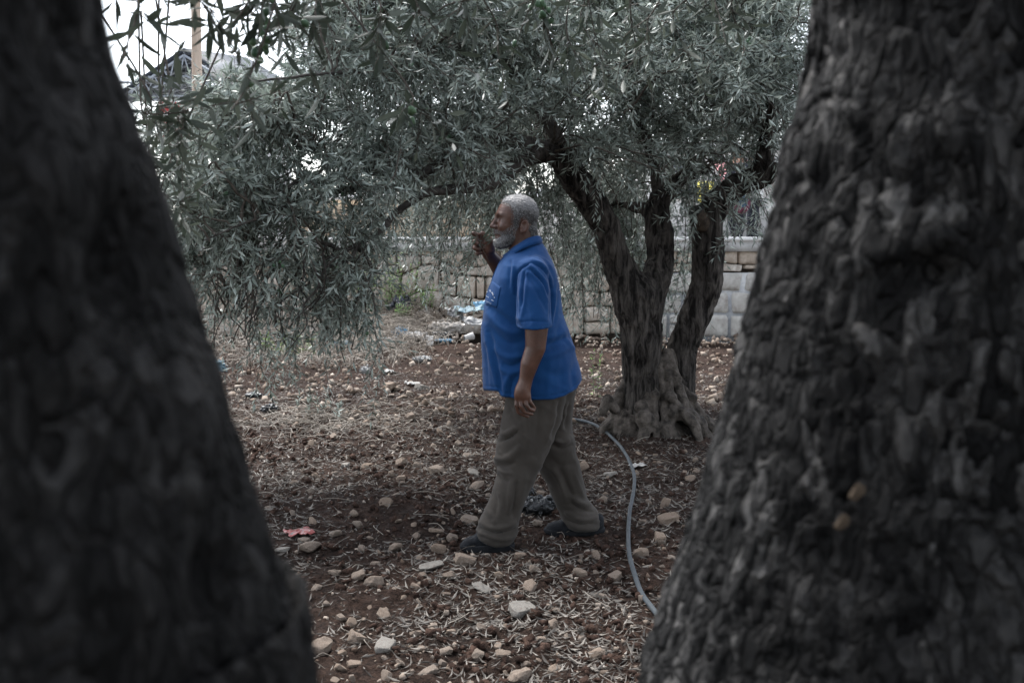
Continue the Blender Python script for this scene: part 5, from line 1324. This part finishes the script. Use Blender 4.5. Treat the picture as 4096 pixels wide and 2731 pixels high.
if not np.isnan(PK).any():
    inn = PK + np.array((.0, .005, 0)); rim = np.concatenate([np.arange(9), 9 * np.arange(1, 9) + 8, 72 + np.arange(7, -1, -1), 9 * np.arange(7, 0, -1)])
    F = [grid_faces(9, 9)[:, ::-1]]; Qs = np.array([(rim[i], rim[(i + 1) % len(rim)], 81 + rim[(i + 1) % len(rim)], 81 + rim[i]) for i in range(len(rim))])
    pk = obj('pocket', mesh_from(np.vstack([PK, inn]) - MB0, [np.vstack([F[0], Qs])], True), M['shirt'], shirt)
patch('pocket_print', M['print'], [[(1950, 1171), (1953, 1166), (1955, 1162)], [(1949, 1167), (1951, 1170), (1955, 1168)], [(1960, 1160), (1962, 1166), (1965, 1168)], [(1963, 1160), (1965, 1164), (1966, 1168)],
   [(1968, 1170), (1971, 1174), (1974, 1178)], [(1971, 1168), (1972, 1176), (1975, 1183)], [(1974, 1172), (1975, 1178), (1976, 1182)], [(1978, 1188), (1980, 1192), (1981, 1190)],
   [(1946, 1184), (1953, 1188), (1957, 1191)], [(1968, 1200), (1973, 1202), (1977, 1204)]], .0034, .0008)
patch('pocket_print', M['print'], [[(1945.5 + 2.35 * i, 1201 + 1.35 * i), (1945.0 + 2.35 * i, 1203.2 + 1.35 * i), (1944.6 + 2.35 * i, 1205.5 + 1.35 * i)] for i in range(10)], .0034, .0006)
patch('back_print', M['print'], [[(2216, 1070), (2222, 1088), (2227, 1106)], [(2220, 1076), (2226, 1092), (2232, 1110)], [(2223, 1078), (2229, 1094), (2233, 1104)], [(2226, 1112), (2229, 1122), (2230, 1130)], [(2226, 1113), (2231, 1113), (2233, 1110)], [(2233, 1161), (2238, 1158), (2242, 1155)]], .004, .0010)
patch('placket', M['shirt'], [[(2014, 1028), (1994, 1058), (1978, 1092), (1966, 1124)]], .0, .003)
patch('seam', M['shirt'], [[(2117, 1056), (2098, 1062), (2082, 1074), (2072, 1092)], [(2117, 1056), (2140, 1064), (2160, 1082), (2176, 1104)]], -.0008, .0018)
patch('seam', M['shirt'], [[(2117, 1056), (2116, 1030), (2120, 1004)]], -.001, .0018)

near_leg = rows_loft([(1545, 2030, 2262, Y0 - .06, .15), (1602, 2021, 2259, Y0 - .08, .14), (1667, 2010, 2245, Y0 - .09, .125), (1732, 1999, 2224, Y0 - .10, .115), (1802, 1983, 2192, Y0 - .105, .105), (1846, 1980, 2172, Y0 - .11, .10), (1894, 1986, 2152, Y0 - .115, .096), (1949, 1975, 2124, Y0 - .12, .092),
                      (2003, 1956, 2099, Y0 - .125, .09), (2068, 1923, 2079, Y0 - .13, .088), (2117, 1908, 2068, Y0 - .13, .086), (2150, 1918, 2064, Y0 - .13, .082), (2168, 1960, 2056, Y0 - .13, .078)], 2.2)
far_leg = rows_loft([(1545, 2090, 2308, Y0 + .06, .15), (1600, 2090, 2297, Y0 + .08, .14), (1656, 2100, 2287, Y0 + .09, .125), (1732, 2115, 2289, Y0 + .10, .115), (1818, 2132, 2308, Y0 + .11, .104), (1884, 2157, 2325, Y0 + .115, .098), (1932, 2184, 2335, Y0 + .12, .094), (1992, 2211, 2350, Y0 + .125, .09),
                     (2041, 2238, 2388, Y0 + .13, .088), (2079, 2250, 2400, Y0 + .13, .086), (2098, 2262, 2398, Y0 + .13, .082), (2108, 2290, 2385, Y0 + .13, .078)], 2.2)
def f_trousers(p): return smin(near_leg(p), far_leg(p), .018)
V, Q = isosurface(f_trousers, (A(1900, 2100)[0] - .03, Y0 - .28, .0), (A(2410, 2100)[0] + .04, Y0 + .28, .85), .006)
Nn = vnormals(V, Q)
TF = [
 ([(2010, 1735), (2035, 1730), (2070, 1705)], 9, 6), ([(2000, 1765), (2040, 1750), (2080, 1715)], 9, -6), ([(1985, 1830), (2020, 1835), (2055, 1815), (2085, 1780)], 11, 8), ([(1985, 1862), (2025, 1862), (2065, 1845)], 10, -7),
 ([(1992, 1880), (2020, 1885), (2060, 1895)], 7, 5), ([(1990, 1905), (2015, 1920), (2040, 1925)], 7, -4), ([(2048, 1930), (2040, 1990), (2030, 2060)], 9, 6), ([(2066, 1930), (2058, 2000), (2050, 2070)], 10, -6),
 ([(1975, 1970), (1985, 2020), (1975, 2080)], 12, -5), ([(1950, 2040), (1975, 2070), (1985, 2110)], 10, 6), ([(1930, 2090), (1970, 2110), (2020, 2105), (2066, 2090)], 9, 7), ([(1922, 2112), (1970, 2128), (2020, 2128), (2062, 2112)], 7, -7), ([(1925, 2130), (1980, 2148), (2030, 2150), (2060, 2136)], 7, 6),
 ([(2105, 1640), (2110, 1720), (2112, 1800)], 10, 4), ([(2150, 1640), (2150, 1730), (2130, 1830)], 14, -5), ([(2220, 1610), (2205, 1690), (2180, 1770)], 9, 6), ([(2238, 1610), (2228, 1680), (2205, 1760)], 7, -5), ([(2030, 1620), (2050, 1660), (2080, 1690)], 12, -5), ([(2100, 1880), (2090, 1940), (2080, 2010)], 12, 4),
 # far leg
 ([(2220, 1760), (2250, 1768), (2285, 1745)], 9, 8), ([(2215, 1785), (2250, 1795), (2290, 1775)], 9, -7), ([(2200, 1830), (2240, 1860), (2300, 1850)], 14, -4), ([(2215, 1880), (2245, 1940), (2265, 2010)], 11, 7), ([(2240, 1880), (2275, 1950), (2295, 2010)], 12, -6), ([(2280, 1985), (2320, 2010), (2370, 2018)], 10, 7), ([(2290, 2015), (2330, 2040), (2385, 2045)], 9, -7),
 ([(2270, 2050), (2320, 2075), (2395, 2070)], 9, 6), ([(2268, 2080), (2320, 2098), (2385, 2090)], 7, -5), ([(2300, 1900), (2320, 1960), (2345, 2000)], 8, 4), ([(2262, 1620), (2250, 1680), (2240, 1720)], 8, 5), ([(2280, 1610), (2268, 1670), (2262, 1720)], 7, -5),
]
V = fold(V, Nn, [(a, b, c * 2.0) for a, b, c in TF]); Nn = vnormals(V, Q)
lowz = np.clip((.20 - V[:, 2]) / .14, 0, 1); kn = np.exp(-((V[:, 2] - .45) / .16) ** 2); dg = V @ np.array(((.8, 0, .6), (0, 1, 0), (-.6, 0, .8)))
V = V + Nn * (.0045 * fbm(V * np.array((9, 9, 7)), 3, 43) + .0016 * fbm(V * 38, 2, 44) + .006 * lowz * ridged(V * np.array((9, 9, 34)) + 3, 45) + (.0025 + .003 * kn) * ridged(dg * np.array((7, 7, 19)), 46))[:, None]
tro = obj('trousers', mesh_from(V - MB0, Q), M['trousers'], man)
# shoes
def shoe(toe, heel, ytop, ybot, yc, mir):
    t_, e_ = at(toe, ybot, yc), at(heel, ybot, yc); z0 = 0.004; Ln = e_[0] - t_[0]; x0 = t_[0]
    def f(p):
        u = (p[:, 0] - x0) / Ln; w_ = np.interp(u, [0, .12, .3, .55, .8, 1], [.028, .041, .047, .038, .036, .03]); hgt = np.interp(u, [0, .1, .25, .42, .6, 1], [.036, .046, .06, .092, .10, .095])
        side = np.abs(p[:, 1] - yc - mir * .006 * np.sin(u * 3)) - w_ * (1 - .35 * np.clip((p[:, 2] - .02) / hgt, 0, 1) ** 1.6)
        d = smax(side, p[:, 2] - z0 - hgt, .022); d = smax(d, np.abs(p[:, 0] - x0 - Ln / 2) - Ln / 2, .03)
        return smax(d, z0 + .018 - p[:, 2], .004)
    def s(p):
        u = (p[:, 0] - x0) / Ln; w_ = np.interp(u, [0, .12, .3, .55, .8, 1], [.030, .044, .050, .041, .039, .033]); lift = .012 * np.clip((.18 - u) / .18, 0, 1) ** 1.5
        d = smax(np.abs(p[:, 1] - yc) - w_, np.abs(p[:, 0] - x0 - Ln / 2) - Ln / 2 - .004, .03); return smax(smax(d, p[:, 2] - z0 - .024 - .006 * u, .005), z0 - .010 + lift - p[:, 2], .006)
    lo, hi = np.array((x0 - .03, yc - .08, -.02)), np.array((x0 + Ln + .03, yc + .08, .14))
    V, Q = isosurface(f, lo, hi, .0045); V = V + vnormals(V, Q) * (.002 * fbm(V * 40, 2, 9))[:, None]
    o = obj('shoe', mesh_from(V - MB0, Q), M['shoe'], man); V, Q = isosurface(s, lo, hi, .0045); obj('sole', mesh_from(V - MB0, Q), M['sole'], o)
    lc = MB()
    for q in range(4):
        xx = x0 + Ln * (.30 + .035 * q); zz = z0 + np.interp((xx - x0) / Ln, [.25, .42], [.058, .09]) ; lc.tube(spline([(xx, yc - .026, zz - .012), (xx, yc, zz + .003), (xx, yc + .026, zz - .012)], 7) - MB0, [.0026] * 7, 5)
    obj('laces', lc.mesh(), M['sole'], o)
shoe(1842, 2056, 2125, 2198, Y0 - .13, 1)
shoe(2178, 2416, 2068, 2132, Y0 + .13, -1)

# olive twig held in the raised hand
hp = A(1918, 972, .05); tw = empty('olive_twig', hp, 'olive twig with a few leaves held in the raised hand', 'twig'); mb = MB()
for ln in ([(1920, 990), (1922, 960), (1925, 940)], [(1885, 890), (1905, 945), (1918, 975), (1922, 985)], [(1922, 983), (1940, 1015), (1961, 1051)], [(1921, 980), (1921, 1000), (1921, 1022)], [(1930, 992), (1940, 982), (1950, 976)], [(1902, 925), (1912, 950), (1920, 970)]):
    mb.tube(spline([A(x_, y_, .045) for x_, y_ in ln], 8) - hp, np.linspace(.0016, .0011, 8), 5)
obj('stem', mb.mesh(), M['twig'], tw)
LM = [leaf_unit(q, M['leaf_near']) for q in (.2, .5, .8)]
for i, (x_, y_, ex, ey) in enumerate([(1945, 980, 1967, 962), (1935, 960, 1972, 935), (1938, 965, 1974, 955), (1925, 975, 1938, 985), (1915, 965, 1930, 962), (1912, 970, 1925, 992), (1930, 955, 1962, 915), (1908, 945, 1880, 960), (1905, 950, 1890, 985)]):
    a_, b_ = A(x_, y_, .045), A(ex, ey, .04); d_ = b_ - a_; s_ = np.linalg.norm(d_); d_ = d_ / s_; w_ = norm(np.cross(d_, (0.3, -1, .2))); n_ = np.cross(d_, w_)
    o = bpy.data.objects.new('leaf', LM[i % 3]); COL.objects.link(o); o.parent = tw; Mx = np.eye(4); Mx[:3, 0], Mx[:3, 1], Mx[:3, 2], Mx[:3, 3] = d_ * s_, w_ * s_, n_ * s_, a_ - hp; o.matrix_local = Matrix(Mx.tolist())

# ------------------------------------------------------------ hose, litter, weeds
def gz(x, y): return float(ground_h(np.array([x]), np.array([y]), False)[0])
HP = [(2110, 1702), (2200, 1676), (2290, 1684), (2350, 1697), (2420, 1735), (2480, 1795), (2520, 1860), (2537, 1920), (2532, 1990), (2519, 2060), (2513, 2150), (2518, 2250), (2541, 2340), (2585, 2420), (2660, 2520), (2760, 2640)]
C = spline(np.array([gndh(*q) for q in HP]), 160); hz = np.max([ground_h(C[:, 0] + dx, C[:, 1] + dy) for dx in (-.02, 0, .02) for dy in (-.02, 0, .02)], 0)
C[:, 2] = np.convolve(np.pad(hz, 4, 'edge'), np.ones(9) / 9, 'valid') + .012
M['hose'] = two_tone('grey_hose', (.0528, .0616, .0686), (.0810, .0906, .0986), 18, rough=.65, spec=.2, bstr=.1)
o0 = C[80].copy(); o0[2] = 0
hs_ = obj('garden_hose', MB().tube(C - o0, np.full(160, .0108), 12).mesh(), M['hose'], label='grey hose curving over the ground from behind the man to the right trunk', cat='hose'); hs_.location = o0

def sheet(w_, l_, crump, seed, nx=14, ny=12, curl=0.0, th=.0015):
    """a crumpled thin sheet lying near z = 0"""
    u, v = np.meshgrid(np.linspace(-.5, .5, nx), np.linspace(-.5, .5, ny)); P = np.stack([u.ravel() * w_, v.ravel() * l_, 0 * u.ravel()], -1)
    s_ = max(w_, l_); n_ = P / s_ * 5
    P[:, 2] = crump * (np.abs(vnoise(n_ + seed, seed)) * 1.2 + .5 * np.abs(vnoise(n_ * 2.3 + seed, seed + 1)) + .25 * vnoise(n_ * 5, seed + 4)) + curl * (u.ravel() * 2) ** 2 * w_
    P[:, 0] += crump * .6 * vnoise(n_ * 1.3, seed + 2); P[:, 1] += crump * .6 * vnoise(n_ * 1.3, seed + 3)
    Q = grid_faces(ny, nx); P2 = P - (0, 0, th); k = len(P); rim = np.concatenate([np.arange(nx), nx * np.arange(1, ny) + nx - 1, nx * (ny - 1) + np.arange(nx - 2, -1, -1), nx * np.arange(ny - 2, 0, -1)])
    R_ = np.array([(rim[i], k + rim[i], k + rim[(i + 1) % len(rim)], rim[(i + 1) % len(rim)]) for i in range(len(rim))])
    return mesh_from(np.vstack([P, P2]), [np.vstack([Q, Q[:, ::-1] + k, R_])], False)
def lump(r3, seed, amp=.3, fr=3.0):
    V, Q = isosurface(lambda p: ell(p, (0, 0, r3[2] * .6), r3) + min(r3) * amp * (ridged(p / max(r3) * fr + seed, seed) + .5 * vnoise(p / max(r3) * fr * 2.2, seed + 1)), np.array((-r3[0] * 1.6, -r3[1] * 1.6, -.01)), np.array((r3[0] * 1.6, r3[1] * 1.6, r3[2] * 2.4)), max(r3) / 13)
    return mesh_from(V, Q, False)
def put(name, me, mat, px, py, label, cat, rz=0, tilt=(0, 0), lift=0.0, group=None):
    o = obj(name, me, mat, label=label, cat=cat, group=group); p = gndh(px, py); o.location = (p[0], p[1], p[2] + .012 + lift); o.rotation_euler = (tilt[0], tilt[1], rz); return o
def plastic(name, c0, c1, rough=.35): return two_tone(name, c0, c1, 9, rough=rough, spec=.5, bstr=.3)
M['p_black'] = plastic('black_plastic', (.008, .009, .01), (.035, .037, .04)); M['p_white'] = plastic('white_plastic', (.16, .16, .16), (.28, .28, .27), .5)
M['p_blue'] = plastic('blue_plastic', (.06, .16, .26), (.12, .28, .40)); M['p_cyan'] = plastic('pale_blue_panel', (.08, .145, .18), (.13, .21, .245), .6); M['p_navy'] = plastic('navy_plastic', (.012, .015, .022), (.03, .035, .048))
def wrapper(nt, b):
    n = noise(nt, 16, 4); nt.links.new(ramp(nt, n, [(.36, (.10, .20, .18)), (.42, (.28, .06, .055)), (.62, (.34, .11, .10)), (.70, (.75, .70, .66))]), b.inputs['Base Color'])
M['wrapper'] = material('red_wrapper', wrapper, .4, .5)
M['tin'] = material('tin', lambda nt, b: (b.inputs['Base Color'].__setattr__('default_value', (.5, .48, .46, 1)), b.inputs['Metallic'].__setattr__('default_value', .7)), .45, .5)
M['paper'] = two_tone('paper', (.36, .35, .335), (.50, .49, .465), 20, bstr=.1); M['rag'] = two_tone('pale_rag', (.22, .20, .18), (.40, .375, .34), 25, bstr=.8)
put('food_wrapper', sheet(.125, .11, .012, 3), M['wrapper'], 1197, 2142, 'crumpled red food wrapper lying near the left trunk', 'wrapper', .5)
put('plastic_bag', lump((.11, .08, .05), 5, .5, 4), M['p_black'], 2148, 2055, 'torn black plastic bag between the man\'s legs', 'plastic bag', .3)
put('plastic_bag', lump((.05, .04, .03), 6, .5, 4), M['p_black'], 2105, 1985, 'small scrap of black plastic just behind the man\'s front calf', 'plastic bag', .3)
put('paper', sheet(.10, .075, .012, 8), M['paper'], 2552, 1872, 'folded white paper lying against the hose', 'paper', .4)
put('plastic_bag', lump((.08, .05, .04), 9, .5, 4), M['p_black'], 1078, 1652, 'black plastic bag on the soil at the left, near the trunk', 'plastic bag', .2)
put('plastic_bag', lump((.09, .05, .025), 11, .5, 4), M['p_black'], 1012, 1592, 'dark torn plastic at the edge of the straw on the left', 'plastic bag', .2)
put('plastic_sheet', sheet(.42, .18, .03, 14, curl=.05), M['p_cyan'], 1872, 1292, 'pale blue broken plastic panel on the rubbish by the man\'s belly', 'plastic sheet', -.2, (.35, -.08), .16)
put('plastic_sheet', sheet(.22, .18, .03, 15), M['p_blue'], 1925, 1288, 'bright blue plastic panel edge touching the man\'s belly outline', 'plastic sheet', .6, (.8, 0), .2)
put('plastic_sheet', sheet(.36, .18, .04, 16), M['p_white'], 1905, 1318, 'grey-white plastic sheet under the pale blue panel', 'plastic sheet', .1, (.5, .1), .08)
put('plastic_sheet', sheet(.28, .2, .06, 17), M['p_white'], 1818, 1294, 'folded white sheet at the left end of the blue panel', 'plastic sheet', .7, (.7, .3), .10)
can = MB().tube([(-.06, 0, .035), (-.057, 0, .035), (-.03, 0, .035), (-.028, 0, .035), (.0, 0, .035), (.03, 0, .035), (.057, 0, .035), (.06, 0, .035)], [.036, .033, .033, .035, .033, .033, .033, .036], 16).mesh()
put('tin_can', can, M['tin'], 1842, 1318, 'small dented tin can in front of the rubbish heap', 'can', .15)
def cup(): return MB().tube([(0, 0, 0), (.0, 0, .002), (0, 0, .10), (0, 0, .104), (0, 0, .10), (0, 0, .006)], [.028, .03, .04, .043, .037, .026], 18, False).mesh()
put('cup', cup(), M['paper'], 1858, 1366, 'pale cup lying on its side below the tin can', 'cup', .4, (0, 1.35), .03).scale = (1.25,) * 3
put('cup', cup(), M['p_white'], 1630, 1296, 'white cup lying in the dry grass by the weeds', 'cup', 3.3, (0, 1.45), .03).scale = (1.2,) * 3
put('rag_heap', lump((.26, .16, .10), 21, .45, 6), M['rag'], 1790, 1335, 'tangled pale rag heap in front of the stone wall', 'rag')
put('plastic_bag', lump((.16, .07, .05), 22, .5, 5), M['p_black'], 1772, 1352, 'flat black plastic bag under the pale rag heap', 'plastic bag', .1)
put('plastic_bag', lump((.12, .09, .08), 23, .5, 4), M['p_blue'], 1603, 1352, 'crumpled blue plastic bag in the dry grass', 'plastic bag', .1)
put('plastic_bag', lump((.20, .14, .16), 24, .45, 3), M['p_navy'], 1606, 1262, 'dark navy bag lying among the dry weeds by the wall', 'plastic bag', .5)
put('plastic_bag', lump((.17, .10, .07), 25, .4, 4), M['p_white'], 1668, 1362, 'white crumpled plastic just right of the blue bag', 'plastic bag', .4)
put('plastic_bag', lump((.11, .07, .045), 26, .4, 4), M['p_white'], 1690, 1450, 'white plastic bag flat on the stony soil, below the dry weed', 'plastic bag', .1)
put('plastic_bag', lump((.06, .05, .05), 27, .4, 3), M['p_white'], 1462, 1496, 'small white plastic lump under the drooping branch', 'plastic bag', .1)
put('food_wrapper', sheet(.12, .09, .03, 28), M['paper'], 1555, 1497, 'pale crumpled wrapper right of the small white lump', 'wrapper', .3)
put('food_wrapper', sheet(.14, .09, .025, 29), M['paper'], 1648, 1542, 'beige flat wrapper on the soil left of the shirt', 'wrapper', .2)
put('plastic_bag', lump((.08, .08, .08), 30, .4, 3), M['p_cyan'], 878, 1490, 'pale blue crumpled bottle by the left trunk', 'plastic bag', .2)
put('paper', sheet(.09, .14, .01, 31), M['paper'], 1720, 1382, 'small upright white card on the stony ground', 'paper', .1, (.9, 0), .05)
put('plastic_bag', lump((.14, .06, .03), 32, .5, 5), M['p_blue'], 1775, 1372, 'thin blue plastic strip left of the fallen cup', 'plastic bag', .1)
put('plastic_bag', lump((.12, .08, .05), 33, .5, 5), M['p_cyan'], 1370, 1392, 'pale blue plastic glimpsed through the drooping twigs', 'plastic bag', .1)
put('plastic_bag', lump((.16, .09, .06), 34, .5, 5), M['p_white'], 1560, 1385, 'long whitish sack at the edge of the dry grass', 'plastic bag', .6)

# leafy weeds against the wall
def weed(px, py, h_, ns, mat, label, Lm=.05, spread=.35, seed=0, group=None, pairs=12, cat='weed', name='weed'):
    r = np.random.default_rng(seed); p = gndh(px, py); w = empty(name, p, label, cat, group); mb = MB()
    B = r.normal(0, spread * .25, (ns, 3)) * (1, 1, 0); D = norm(np.stack([r.normal(0, spread, ns), r.normal(0, spread, ns), np.ones(ns)], -1)); L_ = h_ * r.uniform(.6, 1.1, ns); Dr = .06 * h_ * np.ones(ns)
    sprig_stems(mb, B, D, L_, Dr, .0035); P, Ld, Wd, L, W = sprig_leaves(B, D, L_, Dr, pairs, Lm, r); V, T, k = leaf_mesh_arrays(P, Ld, Wd, L, W * 1.2, .2, .1)
    obj('stem', mb.mesh(), M['twig'], w, kind='stuff'); obj('leaves', mesh_from(V, T, False, {'tint': np.repeat(r.random(len(P)), k)}), mat, w, kind='stuff'); return w
for i, (px, py, h_, ns, lab) in enumerate([
    (1560, 1255, .95, 16, 'tall green weed left of the others against the stone wall'), (1480, 1250, .8, 12, 'green weed half hidden by the olive branch tip'),
    (1630, 1245, .75, 14, 'bushy green weed in the middle of the clump by the wall'), (1700, 1240, .5, 9, 'lower green weed at the right end of the clump'), (1615, 1290, .35, 8, 'small green weed in front of the clump by the wall')]):
    weed(px, py, h_, ns, M['leaf_green'], lab, .07, .28, 300 + i, 'green weeds by the wall')
M['weed_brown'] = leaf_material('withered_leaf', (.07, .05, .035), (.17, .13, .09), .2)
for i, (px, py, h_, lab) in enumerate([(1660, 1290, .4, 'brown withered weed below the green clump'), (1740, 1295, .35, 'brown withered weed nearest the rubbish heap'), (1590, 1285, .35, 'brown withered weed by the navy bag')]):
    weed(px, py, h_, 26, M['weed_brown'], lab, .03, .6, 330 + i, 'withered weeds by the wall')
weed(1682, 1415, .42, 6, M['weed_brown'], 'thin dark dry weed standing on the stony ground', .02, .22, 341)
weed(2372, 1590, .42, 3, M['leaf_green'], 'thin green shoot between the man\'s back and the tree', .05, .08, 342)
weed(1240, 1665, .22, 7, M['leaf'], 'small grey-green seedling on the soil at the left', .05, .5, 343)
weed(1130, 1420, .35, 20, M['leaf_green'], 'low green weed under the drooping branches', .06, .7, 344)
# dry grass in front of the wall
mb = MB(); TN = []; r = np.random.default_rng(50)
for i in range(2600):
    px, py = (r.normal(1560, 110), r.normal(1330, 55)) if i < 1500 else (r.uniform(800, 1600), r.uniform(1300, 1480))
    py = max(py, 1240); p = gndh(px, py)
    z = gz(p[0], p[1]); a = r.uniform(0, 6.28); h_ = r.uniform(.05, .28); b = np.array((p[0], p[1], z)); m0 = mb.n
    mb.tube(spline([b, b + (math.cos(a) * h_ * .4, math.sin(a) * h_ * .4, h_ * .6), b + (math.cos(a) * h_ * 1.3, math.sin(a) * h_ * 1.3, h_ * r.uniform(.1, .8))], 5), np.linspace(.0045, .0022, 5), 3, False); TN.append(np.full(mb.n - m0, r.uniform(.25, 1)))
obj('dry_grass', mb.mesh(False, {'tint': np.concatenate(TN)}), M['straw'], label='tangled dry grass in front of the stone wall', cat='grass', kind='stuff')
